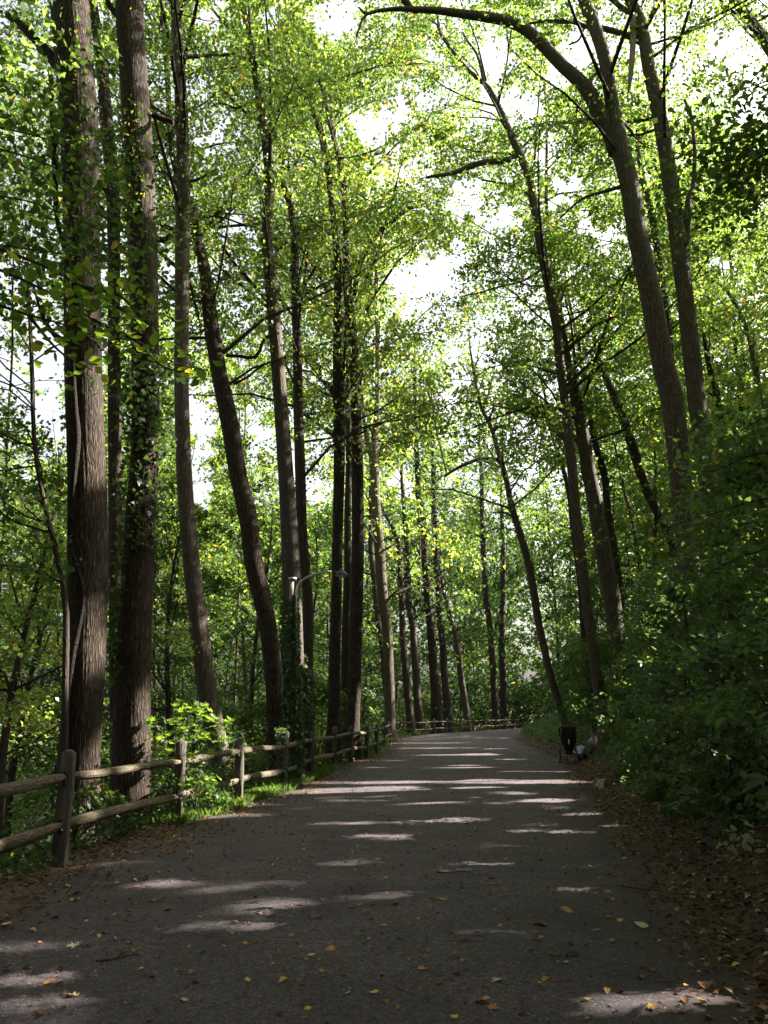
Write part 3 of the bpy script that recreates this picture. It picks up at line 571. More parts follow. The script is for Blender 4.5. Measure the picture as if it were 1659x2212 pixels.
tree('dark trunk forking low, left of the paired trunks at the bend', 63, [(868, 1040, 7), (874, 1110, 10), (879, 1203, 14), (882, 1293, 15), (893, 1367, 15), (899, 1480, 16), (906, 1560, 18), (908, 1590, 20)], H=30, h0=6, spread=6, nb=54, m=BARK_C, seed=15, limbs=[[(893, 1330, 9), (905, 1280, 8), (906, 1200, 8), (903, 1100, 7)]])
tree('tallest straight trunk at the path bend, forked high up', 68, [(896, 800, 9), (898, 913, 10), (903, 1044, 14), (914, 1156, 16), (920, 1240, 17), (927, 1320, 18), (934, 1405, 20), (941, 1500, 23), (944, 1575, 26)], H=36, h0=6, spread=7, nb=72, m=BARK_A, tintc=.5, seed=16, limbs=[[(904, 1055, 9), (920, 1010, 9), (927, 950, 9), (928, 880, 8), (927, 820, 6)]])
tree('dark trunk standing tight against the tallest one at the bend', 71, [(934, 960, 9), (937, 1050, 11), (940, 1162, 12), (946, 1274, 13), (957, 1405, 16), (962, 1480, 17), (970, 1570, 22)], H=32, h0=6, spread=6, nb=56, m=BARK_C, seed=17)
tree('slim trunk leaning left behind the far fence', 76, [(950, 1230, 8), (964, 1300, 10), (983, 1367, 12), (996, 1461, 14), (1009, 1553, 16), (1011, 1575, 17)], H=32, h0=5, spread=6.5, nb=60, seed=18)
tree('left of the two dark trunks behind the right end of the far fence', 84, [(1040, 1020, 10), (1043, 1162, 12), (1050, 1285, 13), (1061, 1386, 15), (1071, 1554, 16)], H=34, h0=8, spread=6, nb=50, m=BARK_C, seed=19, limbs=[[(1062, 1390, 7), (1075, 1340, 6), (1090, 1300, 5)]])
tree('right of the two dark trunks behind the right end of the far fence', 87, [(1086, 1150, 11), (1087, 1255, 13), (1084, 1367, 15), (1087, 1480, 16), (1090, 1554, 19)], H=33, h0=8, spread=6, nb=50, m=BARK_C, seed=20)
# --- right of the path
tree('slender leaning trunk with a hooked limb, above the black stroller', 38, [(1030, 840, 7), (1042, 887, 9), (1050, 900, 9), (1062, 925, 10), (1076, 978, 12), (1093, 1032, 13), (1109, 1104, 15), (1130, 1178, 17), (1152, 1268, 17), (1166, 1358, 17), (1186, 1448, 16), (1217, 1549, 16)], H=21, h0=10, spread=6, nb=40, seed=21,
     limbs=[[(1064, 930, 7), (1072, 921, 7), (1088, 922, 6), (1100, 921, 5), (1098, 860, 3), (1092, 750, 3)], [(1076, 992, 9), (1046, 990, 8), (1005, 1003, 8), (979, 1016, 7), (960, 1029, 6)]], dead=[[(930, 835, 3), (936, 890, 4), (945, 940, 4), (964, 1020, 4)]])
tree('bowed trunk forked low, its tip bending to the left across the path', 25.2, [(953, 75, 8), (1009, 149, 9), (1054, 189, 11), (1080, 235, 13), (1102, 288, 16), (1134, 360, 18), (1152, 432, 20), (1170, 540, 22), (1192, 648, 22), (1204, 720, 20), (1210, 790, 21), (1223, 888, 21), (1234, 996, 23), (1244, 1104, 23), (1257, 1212, 23), (1264, 1270, 23), (1275, 1358, 24), (1285, 1430, 24), (1300, 1549, 25)],
     H=28, h0=8.5, spread=7, nb=64, seed=22, sides=20, ridge=(36, 14, .04), limbs=[[(1125, 335, 15), (1095, 344, 14), (1060, 350, 13), (1020, 358, 12), (960, 378, 8), (920, 385, 6)], [(1165, 585, 6), (1120, 610, 5), (1060, 625, 4), (1000, 640, 3)], [(1050, 190, 8), (1030, 120, 6), (1000, 70, 5)]])
tree('tall grey trunk rising just right of the bowed one', 27, [(1214, 690, 10), (1228, 780, 15), (1242, 852, 23), (1256, 924, 28), (1271, 1014, 33), (1285, 1086, 35), (1303, 1194, 38), (1320, 1286, 41), (1334, 1394, 38), (1346, 1500, 38), (1350, 1560, 39)], H=30, h0=10, spread=7, nb=60, seed=23, ridge=(48, 18, .03))
tree('big smooth trunk with an arching limb that sweeps over the path', 17.5, [(1262, 0, 28), (1290, 72, 30), (1310, 144, 30), (1321, 216, 32), (1336, 306, 44), (1359, 396, 44), (1377, 504, 46), (1408, 648, 47), (1434, 792, 49), (1449, 852, 51), (1466, 985, 51), (1476, 1104, 48), (1490, 1250, 50)], H=30, h0=15, spread=6, nb=34, seed=24, ridge=(72, 26, .03),
     limbs=[[(1330, 330, 34), (1318, 285, 34), (1296, 246, 35), (1264, 192, 33), (1224, 148, 30), (1181, 103, 28), (1134, 66, 27), (1091, 46, 25), (1040, 32, 22), (979, 26, 18), (904, 24, 14), (848, 18, 10), (792, 28, 7), (770, 82, 4)], [(792, 28, 6), (782, 22, 5), (774, 19, 3)], [(900, 22, 14), (884, 12, 16), (872, 2, 18)], [(1345, 402, 10), (1310, 410, 8), (1260, 430, 6), (1210, 470, 4)]])
tree('tall straight grey trunk at the right, carrying a snapped pale limb', 19.5, [(1350, -20, 20), (1372, 18, 23), (1386, 54, 25), (1402, 144, 30), (1425, 252, 33), (1443, 360, 36), (1463, 504, 39), (1481, 648, 40), (1497, 792, 42), (1506, 880, 41), (1520, 960, 41), (1540, 1150, 42)], H=30, h0=16, spread=6, nb=32, seed=25, ridge=(64, 24, .03),
     limbs=[[(1386, 80, 12), (1357, 72, 12), (1314, 63, 11), (1260, 59, 9), (1242, 47, 8), (1199, 45, 7), (1130, 56, 5)], [(1372, 30, 13), (1340, 12, 12), (1310, -5, 11)], [(1487, 560, 10), (1484, 470, 18), (1487, 432, 16), (1500, 396, 13), (1498, 300, 9), (1495, 250, 8), (1478, 216, 6)], [(1262, 62, 5), (1248, 88, 5), (1228, 100, 4)]],
     dead=[[(1360, -20, 14), (1368, 36, 15), (1367, 100, 15), (1362, 165, 12), (1357, 200, 5)]])
tree('dark trunk hidden partly behind the big smooth trunk', 27, [(1376, 280, 10), (1382, 345, 13), (1408, 468, 17), (1425, 576, 19), (1437, 666, 19), (1450, 800, 20), (1465, 950, 21), (1480, 1100, 22)], H=24, h0=11, spread=4.5, nb=34, m=BARK_C, seed=26)
tree('leaning half dead trunk with stripped pale bark, left of the big smooth trunk', 33, [(1290, 760, 12), (1296, 787, 14), (1314, 827, 16), (1336, 881, 20), (1368, 967, 22), (1393, 1050, 22), (1422, 1111, 22), (1451, 1172, 20), (1475, 1260, 20)], H=19, h0=9, spread=4, nb=26, m=BARK_C, seed=27)
tree('thin dark trunk right behind the tall grey one', 30, [(1520, 720, 9), (1530, 780, 14), (1548, 852, 17), (1563, 960, 17), (1580, 1080, 18)], H=24, h0=12, spread=4.5, nb=34, m=BARK_C, seed=28)
tree('slim dark stem just left of the bowed trunk', 40, [(1190, 930, 7), (1202, 970, 9), (1217, 1014, 11), (1228, 1068, 10), (1240, 1160, 11), (1260, 1350, 12)], H=22, h0=9, spread=4, nb=28, m=BARK_C, seed=29)
tree('dark trunk showing between the grey trunk and the foliage to its right', 31, [(1275, 900, 11), (1285, 960, 15), (1307, 1032, 17), (1314, 1104, 18), (1325, 1176, 18), (1335, 1260, 19), (1345, 1400, 20)], H=22, h0=11, spread=4.5, nb=30, m=BARK_C, seed=30)
tree('leaning bare trunk crossing the upper right corner', 22, [(1568, -20, 18), (1590, 5, 20), (1616, 36, 24), (1659, 95, 27), (1740, 220, 30), (1830, 450, 34), (1900, 800, 38)], H=30, h0=13, spread=7, nb=52, seed=31, extend=True)
tree('distant stem beneath the leaning half dead trunk', 48, [(1335, 1000, 7), (1346, 1050, 9), (1364, 1122, 10), (1380, 1220, 11)], H=20, h0=9, spread=4, nb=24, m=BARK_C, seed=32)
tree('curved grey trunk far up the bank near the right edge', 34, [(1500, 590, 7), (1560, 615, 9), (1600, 680, 11), (1625, 760, 12), (1640, 860, 13), (1655, 1000, 14)], H=30, h0=11, spread=6, nb=50, seed=33)
tree('far right trunk on the bank, forked under its crown', 38, [(1585, 680, 8), (1590, 760, 11), (1598, 850, 13), (1610, 960, 13), (1625, 1100, 14)], H=32, h0=11, spread=6.5, nb=54, m=BARK_C, seed=34)

SHORT = {1: 'furrowed giant', 2: 'ivy-draped giant', 5: 'smooth-sided trunk', 6: 'leaning furrowed trunk', 7: 'sinuous trunk', 9: 'cluster of three', 10: 'crooked-limbed trunk', 12: 'V-shaped trunk', 14: 'bent-bough trunk', 16: 'tallest bend trunk', 18: 'slim leaning trunk', 19: 'left far dark trunk', 20: 'right far dark trunk',
         21: 'hooked-limb trunk', 22: 'bowed trunk', 23: 'neighbour of the bowed trunk', 24: 'arching-limb tree', 25: 'snapped-limb tree'}
used_labels = {}
def between(what, X, Y):
    x, y, _ = proj(np.array([X, Y, 3.0])); x, y = x[0], min(1540, y[0])
    L_ = [(np.interp(y, t[0], t[1]), SHORT[t[4]]) for t in TRK if t[4] in SHORT]
    lf = [a for a in L_ if a[0] < x]; rt = [a for a in L_ if a[0] >= x]
    s_ = f"{what} between the {max(lf)[1]} and the {min(rt)[1]}" if lf and rt else f"{what} right of the {max(lf)[1]}" if lf else f"{what} left of the {min(rt)[1]}"
    k = used_labels[s_] = used_labels.get(s_, 0) + 1
    return s_ if k == 1 else s_ + ', ' + ['', 'further back', 'deeper in', 'deeper still'][min(k, 4) - 1]
# trees further back that close the woods
g0 = np.random.default_rng(77)
for k in range(46):
    if k < 13: X, Y = -g0.uniform(9, 40), g0.uniform(26, 62)
    elif k < 24: X, Y = g0.uniform(14, 44), g0.uniform(26, 66)
    elif k < 36: X, Y = g0.uniform(18, 50), g0.uniform(66, 104)
    else: X, Y = g0.uniform(-20, 22), g0.uniform(92, 130)
    if k < 6: X = -Y * [.16, .27, .21, .25, .18, .33][k]
    x0, y0, _ = proj(np.array([X, Y, terrain(X, Y)])); hpx = g0.uniform(380, 520); r = g0.uniform(9, 14) if Y < 80 else g0.uniform(5, 8)
    ln = g0.uniform(-40, 25)
    lab, grp = (('slim background trunk in the valley woods left of the fence', 'background trees left of the fence') if k < 13 else ('slim background trunk in the woods up the right bank', 'background trees up the right bank')) if k < 36 else ('distant slim trunk in the woods beyond the far fence', 'distant trees beyond the far fence')
    lab = between(['slim background trunk', 'thin dark background trunk'][k % 2] if k < 36 else 'distant slim trunk', X, Y)
    tree(lab, Y, [(x0[0] + ln, y0[0] - hpx, r * .6), (x0[0] + ln * .5, y0[0] - hpx * .6, r * .85), (x0[0] + ln * .2, y0[0] - hpx * .25, r), (x0[0], y0[0] - 10, r * 1.1)], H=g0.uniform(20, 28) if k < 13 else g0.uniform(24, 31), h0=6 if Y < 80 else 4, spread=5.5, nb=int(g0.uniform(34, 46)), m=[BARK_B, BARK_C][k % 2], matl=LEAF_UNDER if Y > 60 else LEAF_CANOPY, seed=200 + k, sides=8, group=grp, tintc=.45, cov=1.2)
# understory trees
def under_tree(label, X, Y, H, seed, spread=3.6, group=None, low=2.2, nb=30, cov=.9, tintc=.5, r=.10):
    g = np.random.default_rng(seed); z = float(terrain(X, Y)); root = thing('understory_tree', (X, Y, z), label, 'tree', group)
    q = np.linspace(z - .3, z + H, 20); ph = g.uniform(0, 6); T = np.stack([X + .25 * np.sin(q * .5 + ph), Y + .2 * np.cos(q * .4 + ph), q, r * (1 - np.clip((q - z) / H, 0, 1)) ** .7 + .012], 1)
    V, F_ = tube(T[:, :3], T[:, 3], 8, cap=False); part('trunk', V, F_, BARK_C, root)
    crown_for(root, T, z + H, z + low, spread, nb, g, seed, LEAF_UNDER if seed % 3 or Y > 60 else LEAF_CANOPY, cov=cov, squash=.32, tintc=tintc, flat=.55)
UT = [(-7.5, 17), (-6.2, 24), (-9.5, 22), (-12, 30), (-4.6, 30), (-8, 36), (-14, 40), (-3.4, 37), (-20, 34), (-18, 50), (-9, 48), (-3, 46), (-24, 46), (-4, 56), (-13, 60), (-1.5, 66)]
for k, (X, Y) in enumerate(UT): under_tree(between('understory tree', X, Y), X, Y, 7.5 + (k * 37 % 5) + (2.5 if Y > 40 else 0), 300 + k, group='understory trees left of the fence', low=1.5)
UT = [(8.6, 22), (10.5, 30), (11, 37), (13.5, 43), (13, 51), (15.5, 58), (17, 40), (18, 48), (22, 56), (12, 24), (16, 30), (21, 36), (15, 22), (20, 66), (26, 48)]
for k, (X, Y) in enumerate(UT): under_tree(between('understory maple', X, Y), X, Y, 7 + (k * 41 % 6), 330 + k, group='understory trees on the right bank', low=1.5, spread=4)
for k, (X, Y) in enumerate([(1, 78), (6, 84), (-6, 76), (10, 92), (14, 98), (20, 92), (-12, 84), (3, 94)]): under_tree(between('tall understory tree', X, Y), X, Y, 11 + k % 4 * 2, 360 + k, group='understory trees beyond the far fence', low=1, spread=5, cov=.7, tintc=.65)
for f_ in CR: f_()
def clear_spot(X, Y, H, dx):
    for _ in range(40):
        t = ((X - GC[:, 0]) * SUN[0] + (Y - GC[:, 1]) * SUN[1]) / (SUN[0]**2 + SUN[1]**2); q = GC + t[:, None] * SUN
        if not ((np.hypot(q[:, 0] - X, q[:, 1] - Y) < .35) & (t > 0) & (q[:, 2] < H)).any(): break
        X += dx; Y += .11
    return X, Y
# unseen trees added outside the frame so their crowns shade the path
for k in range(34):
    X = g0.uniform(13, 34); Y = -10 + k * 2.9
    if k % 3 == 0: X = g0.uniform(7.5, 12)
    if X / max(Y, 1) < .62: X = Y * .62 + g0.uniform(2, 6)
    X, Y = clear_spot(X, Y, 26, .25)
    z = float(terrain(X, Y)); root = thing('tree', (X, Y, z), 'unseen tall tree added up the right bank to shade the path', 'tree', 'unseen shade trees added up the right bank')
    H = z + g0.uniform(18, 24); zz_ = np.linspace(z - .3, H, 24); T = np.stack([X + .2 * np.sin(zz_ * .3 + k), Y + .2 * np.cos(zz_ * .25), zz_, .24 * (1 - (zz_ - z) / (H - z)) + .03], 1)
    V, F_ = tube(T[:, :3], T[:, 3], 10, cap=False); part('trunk', V, F_, BARK_B, root)
    crown_for(root, T, H, z + 3, 6, 92, np.random.default_rng(400 + k), 400 + k, LEAF_CANOPY, cov=1.9, sky=False, twigs=False)
OFF = [(g0.uniform(-30, -7) , -22 + k * 2.6, 'unseen tall tree added left of the path for shade', 'unseen shade trees added left of the path') for k in range(12)] + [(-5.5 + k % 2 * 11 + g0.uniform(-1, 1), -3 - k * 3.2, 'unseen tall tree added beside the path for shade', 'unseen shade trees added beside the path') for k in range(8)] + [(-9, 5.5, 'unseen tall tree added beside the path for shade', 'unseen shade trees added beside the path'), (-6.5, .5, 'unseen tall tree added beside the path for shade', 'unseen shade trees added beside the path'), (-5.4, 3.2, 'unseen tall tree added beside the path for shade', 'unseen shade trees added beside the path'), (6.5, 3.5, 'unseen tall tree added beside the path for shade', 'unseen shade trees added beside the path')]  # unseen trees added around the viewer to cut sky light and deepen shade
for k, (X, Y, lab, grp) in enumerate(OFF):
    if X < 0 and -X / max(Y, 1) < .6 and Y > 4: X = -Y * .62 - 5
    z = float(terrain(X, Y)); root = thing('tree', (X, Y, z), lab, 'tree', grp)
    H = z + g0.uniform(22, 28); zz_ = np.linspace(z - .3, H, 24); T = np.stack([X + .2 * np.sin(zz_ * .3 + k), Y + .2 * np.cos(zz_ * .25), zz_, .26 * (1 - (zz_ - z) / (H - z)) + .03], 1)
    V, F_ = tube(T[:, :3], T[:, 3], 10, cap=False); part('trunk', V, F_, BARK_B, root)
    crown_for(root, T, H, z + 9, 7.5, 46, np.random.default_rng(700 + k), 700 + k, LEAF_CANOPY, cov=1.7, sky=True, twigs=False)
print('leaves so far', NLEAF[0])

# ------------------------------------------------------------------ understory, shrubs, banks
def shrub(label, c, rx, ry, h, seed, m=LEAF_SHRUB, name='shrub', cov=.9, size=None, nv=4, n=None, squash=.35, flat=.55, group=None, tintc=.4, stems=6, zb=None, cat='shrub'):
    g = np.random.default_rng(seed); x, y = c; z = float(terrain(x, y)) if zb is None else zb
    root = thing(name, (x, y, z), label, cat, group)
    n = n or int(16 * (rx * ry) ** .5 * h ** .6 + 10)
    a = g.uniform(0, 2 * math.pi, n); rr = g.uniform(.15, 1, n) ** .6; zz_ = g.uniform(.05, 1, n); pr = np.sqrt(np.clip(1.08 - zz_**2.2, .05, 1))
    cs = np.stack([x + rx * rr * pr * np.cos(a), y + ry * rr * pr * np.sin(a), z + h * zz_], 1)
    cs[:, 2] = np.maximum(cs[:, 2], terrain(cs[:, 0], cs[:, 1]) + .12)
    rad = g.uniform(.28, .62, n) * min(1.3, .5 + .25 * h)
    px, py, dp = proj(cs); inn = (px > -60) & (px < PW + 60) & (dp > .5); sz = np.maximum(size or .075, .0047 * np.maximum(dp, 1)); sz = np.where(inn, sz, np.maximum(sz, .2))
    tv, tf, k0 = [], [], 0
    for s in range(stems):
        aim = cs[g.integers(0, n)]; b = np.array([x + g.normal(0, .25 * rx), y + g.normal(0, .25 * ry), 0]); b[2] = terrain(b[0], b[1]) - .05
        t = np.linspace(0, 1, 7)[:, None]; P = b * (1 - t) + aim * t; P[:, 2] += .35 * h * np.sin(t[:, 0] * math.pi) * .5; P[:, :2] += .06 * np.sin(t * 9 + s)
        V, F_ = tube(P, np.linspace(.022, .006, 7) * (1 + h * .15), 5, cap=False); tv.append(V); tf.append(F_ + k0); k0 += len(V)
    part('stems', np.concatenate(tv), np.concatenate(tf), BARK_C, root, kind='stuff')
    P, s_, idx = clumps(cs, rad, sz, cov, g, squash); P[:, 2] = np.maximum(P[:, 2], terrain(P[:, 0], P[:, 1]) + .02)
    tint = np.clip(tintc + g.uniform(-.2, .2, n)[idx] + g.normal(0, .17, len(P)), 0, 1)
    leaves_part('foliage', P, s_, m, root, tint, flat, nv, seed)
    return root
print('shrubs...')
# right bank, near to far
RB = [((4.3, 6.4), 1.3, 1.4, 1.7, 'low dark shrub at the lower right beside the leaf litter'),
      ((5.4, 8.2), 1.6, 1.7, 4.3, 'nearest tall dark shrub mass at the right edge'),
      ((4.5, 9.8), 1.3, 1.5, 2.0, 'low leafy shrub before the tall dark mass'),
      ((6.0, 11.2), 1.8, 1.9, 4.8, 'tall shaded shrub hiding the foot of the big smooth trunk'),
      ((5.6, 14.0), 1.7, 1.9, 3.4, 'rounded shaded shrub halfway along the right verge'),
      ((7.4, 14.5), 2.1, 2.1, 5.4, 'high thicket behind the rounded shrub on the right verge'),
      ((6.3, 17.6), 1.5, 1.7, 2.6, 'bright-tipped shrub behind the tan rock'),
      ((8.2, 19.5), 2.1, 2.3, 4.6, 'thicket right of the crouching people'),
      ((7.6, 24.5), 1.3, 1.5, 2.6, 'leafy shrub arching over behind the black stroller'),
      ((9.6, 26.5), 2.2, 2.4, 4.6, 'dark thicket around the foot of the tall grey trunk'),
      ((8.8, 31.5), 1.8, 2.3, 3.0, 'shrub on the verge beyond the stroller'),
      ((10.2, 38), 2.4, 2.8, 3.6, 'wide shrub where the path begins to bend'),
      ((11.8, 46), 2.5, 3.0, 4.0, 'dark shrub on the inside of the bend'),
      ((13.2, 55), 2.6, 3.4, 4.2, 'last dark shrub before the far fence'),
      ((16, 64), 3.4, 4, 5, 'thicket hiding the path around the bend')]
for i, (c, rx, ry, h, lab) in enumerate(RB):
    shrub(lab, c, rx, ry, h, 500 + i, nv=6 if i < 6 else 4, cov=.95 if i < 8 else .9, size=.105 if i < 8 else .09, tintc=.35 if i < 6 else .5, m=LEAF_SHRUB if i < 8 else LEAF_UNDER)
for i, (c, r_, h, lab) in enumerate([((4.15, 8.0), .9, 1.5, 'low leafy plant spilling onto the litter at the right picture edge'), ((4.0, 9.6), .8, 1.2, 'arching dark plant at the foot of the tall dark shrubs'), ((4.4, 11.6), .9, 1.5, 'leafy plant between the tall shrubs and the leaf litter'), ((4.8, 13.6), .9, 1.3, 'plant with lit tips in front of the tan rock'),
        ((5.5, 16.6), .9, 1.4, 'leafy plant right behind the tan rock'), ((6.6, 20.8), .8, .9, 'sunlit leafy sprigs in front of the crouching people'), ((6.3, 19.2), .6, .6, 'low lit sprigs at the path edge before the stroller')]):
    shrub(lab, c, r_, r_ * 1.1, h, 580 + i, nv=6, cov=1.0, size=.075, m=LEAF_SHRUB if i < 4 else LEAF_UNDER, tintc=.55, squash=.3, stems=5)
for i in range(10):
    X, Y = g0.uniform(11, 24), 10 + i * 4.6 + g0.uniform(-2, 2)
    shrub(between('maple thicket up the bank', X, Y), (X, Y), 2.6, 2.6, g0.uniform(4, 6.5), 540 + i, group='thickets up the right bank', m=LEAF_UNDER, cov=.7, tintc=.6)
# left, behind the fence
LB = [((-4.1, 8.9), .5, .8, .45, 'low green plants at the foot of the rails past the first post'),
      ((-5.6, 7.2), 1.5, 1.3, 1.6, 'dense leafy shrub behind the fence at the lower left corner'),
      ((-6.8, 9.6), 1.4, 1.6, 1.9, 'leafy shrub left of the furrowed giant'),
      ((-4.0, 11.0), .7, 1.0, .8, 'low leafy plant between the fence and the massive trunks'),
      ((-3.3, 13.6), .8, 1.2, .9, 'low shrub filling the gap behind the second and third fence posts'),
      ((-4.9, 15.8), 1.4, 1.5, 1.9, 'shaded shrub behind the ivy-draped trunk'),
      ((-3.2, 18.2), .9, 1.2, 1.3, 'shrub at the foot of the leaning furrowed trunk'),
      ((-3.2, 25.6), 1.3, 1.8, 2.6, 'layered young beech beyond the cluster of three trunks'),
      ((-2.3, 32), 1.4, 2.2, 3.4, 'layered green sapling overhanging the far part of the left fence'),
      ((-3.2, 22), 1.4, 1.6, 2.2, 'shaded shrub behind the lamp'),
      ((-2.2, 40), 1.4, 2.5, 2.6, 'shrub behind the distant left fence posts')]
for i, (c, rx, ry, h, lab) in enumerate(LB):
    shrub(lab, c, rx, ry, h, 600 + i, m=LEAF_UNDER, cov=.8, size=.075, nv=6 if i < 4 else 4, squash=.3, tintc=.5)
for i in range(16):
    Y = 14 + i * 3.4 + g0.uniform(-1.5, 1.5); X = Lf(Y) - g0.uniform(4, 15) - (Y * .12)
    shrub(between('thicket below the fence', X, Y), (X, Y), g0.uniform(1.8, 3), g0.uniform(1.8, 3), g0.uniform(3.5, 7.5), 640 + i, group='thickets on the slope below the fence', m=LEAF_UNDER, cov=.62, tintc=.55)
for i in range(7):
    Y = 66 + i * 6 + g0.uniform(-3, 3); X = g0.uniform(-16, 3) + (Y - 66) * .25
    shrub(between('thicket beyond the far fence', X, Y), (X, Y), 4, 3, g0.uniform(4, 7), 670 + i, group='thickets beyond the far fence', m=LEAF_UNDER, cov=.7, tintc=.7)

for i, (X, Y) in enumerate([(4, 84), (9, 88), (13.5, 92), (18, 94), (16, 99), (22, 101), (11, 98), (5, 95), (-3, 88), (26, 108), (19.5, 107), (14, 106)]):
    shrub(between('tall far thicket', X, Y), (X, Y), 4.2, 3, 5 + i % 3 * 1.6, 690 + i, group='thickets beyond the far fence', m=LEAF_UNDER, cov=.9, tintc=.4)
# distant woods as masses
def woods(name, xs, Y0, Y1, zlo, zhi, n, seed, size, cut=None):
    g = np.random.default_rng(seed); X = g.uniform(xs[0], xs[1], n); Y = g.uniform(Y0, Y1, n); Z = zlo + (zhi - zlo) * g.uniform(0, 1, n) ** .9
    top = zhi * (.72 + .16 * np.sin(X * .21 + seed) + .12 * np.sin(X * .53 + 2)); P = np.stack([X, Y, np.minimum(Z, top)], 1)
    px, py, dp = proj(P); P = P[(px > -250) & (px < PW + 250) & (dp > 5)]; n = len(P)
    P, s_, idx = clumps(P, g.uniform(.9, 1.9, n), size, .85, g, .6)
    k = ~in_sky(P)
    P, s_, idx = P[k], s_[k], idx[k]
    tint = np.clip(.5 + g.uniform(-.25, .25, n)[idx] + g.normal(0, .15, len(P)), 0, .9); tint = np.where(g.uniform(0, 1, len(P)) < .03, .96, tint)
    V, Fq = leaf_arrays(P, s_, .35, 3, seed, .8); NLEAF[0] += len(Fq)
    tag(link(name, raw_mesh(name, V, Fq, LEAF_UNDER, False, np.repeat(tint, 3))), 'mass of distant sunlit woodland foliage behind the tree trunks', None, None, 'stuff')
woods('distant_woods', (-66, -4), 64, 92, -7, 28, 3600, 1, .38)
woods('distant_woods', (-24, 60), 98, 128, -6, 38, 4600, 2, .46)
woods('distant_woods', (22, 80), 62, 90, 4, 40, 3200, 3, .40)
woods('distant_woods', (-75, -38), 40, 72, -7, 19, 2200, 4, .30)

# ground cover behind the fence and on the bank
def cover(name, n, fx, size, m, seed, lab, hmax=.25, nv=4, tintc=.5, flat=.5):
    g = np.random.default_rng(seed); P = fx(g, n); P[:, 2] = terrain(P[:, 0], P[:, 1]) + g.uniform(0, 1, n) ** 1.6 * hmax
    px, py, dp = proj(P); s_ = np.maximum(size, .004 * np.maximum(dp, 1)); k = keep(P); P, s_ = P[k], s_[k]
    V, Fq = leaf_arrays(P, s_, flat, nv, seed); NLEAF[0] += len(Fq)
    tag(link(name, raw_mesh(name, V, Fq, m, False, np.repeat(np.clip(g.normal(tintc, .2, len(P)), 0, 1), nv))), lab, None, None, 'stuff')
def fx_far(g, n):
    Y = 62 + 60 * g.uniform(0, 1, n); X = g.uniform(-30, 75, n); X = np.where((X > Lf(Y) - .3) & (X < Rf(Y) + .8), Rf(Y) + 1 + g.uniform(0, 20, n), X); return np.stack([X, Y, X * 0], 1)
cover('far_undergrowth', 30000, fx_far, .3, LEAF_UNDER, 24, 'undergrowth on the ground beyond the far fence', 2.4, tintc=.5)
def fx_left(g, n):
    Y = 4 + 60 * g.uniform(0, 1, n) ** 1.5; X = Lf(Y) + .12 - np.abs(g.normal(0, 1, n)) * 3.0 - g.uniform(0, .2, n); return np.stack([X, Y, X * 0], 1)
def fx_leftlow(g, n):
    Y = 5 + 70 * g.uniform(0, 1, n) ** 1.2; X = Lf(Y) - g.uniform(2, 26, n); return np.stack([X, Y, X * 0], 1)
def fx_right(g, n):
    Y = 3 + 60 * g.uniform(0, 1, n) ** 1.5; X = Rf(Y) + .75 + .2 * np.sin(Y * 2) + np.abs(g.normal(0, 1, n)) * 2.0; return np.stack([X, Y, X * 0], 1)
cover('ground_cover', 26000, fx_left, .065, LEAF_UNDER, 21, 'leafy green ground cover behind the fence', .32)
cover('slope_undergrowth', 30000, fx_leftlow, .12, LEAF_UNDER, 22, 'undergrowth covering the slope below the fence', .9, tintc=.6)
cover('verge_undergrowth', 30000, fx_right, .06, LEAF_SHRUB, 23, 'low dark undergrowth at the foot of the right bank', .35)

def grass(name, n, fx, seed, lab, h=.14, tintc=.7):
    g = np.random.default_rng(seed); P = fx(g, n); P[:, 2] = terrain(P[:, 0], P[:, 1]) - .01; hh = h * g.uniform(.4, 1.3, n)[:, None]; a = g.uniform(0, 6.28, n)
    d = np.stack([np.cos(a), np.sin(a), a * 0], 1); q = np.stack([-np.sin(a), np.cos(a), a * 0], 1) * .006; le = d * hh * g.uniform(.1, .8, n)[:, None]
    V = np.stack([P - q, P + q, P + le * .35 + [0, 0, 1] * hh * .65 + q * .6, P + le + [0, 0, 1] * hh], 1).reshape(-1, 3)
    Fq = (np.arange(n)[:, None] * 4 + np.arange(4)[None]).astype(np.int32)
    tag(link(name, raw_mesh(name, V, Fq, LEAF_UNDER, False, np.repeat(np.clip(g.normal(tintc, .15, n), 0, .95), 4))), lab, None, None, 'stuff')
def fx_gl(g, n):
    Y = 12.5 + 12 * g.uniform(0, 1, n); X = Lf(Y) + g.normal(-.05, .2, n); X = np.minimum(X, Lf(Y) + .3 + .12 * np.sin(Y * 1.9)); return np.stack([X, Y, X * 0], 1)
def fx_gr(g, n):
    Y = 11 + 9 * g.uniform(0, 1, n); X = Rf(Y) + .75 + np.abs(g.normal(0, .4, n)) + .15 * np.sin(Y * 3); return np.stack([X, Y, X * 0], 1)
grass('grass', 7000, fx_gl, 31, 'short green grass tufts along the foot of the left fence'); grass('grass', 5000, fx_gr, 32, 'short grass on the verge below the right shrubs', .13, .45)

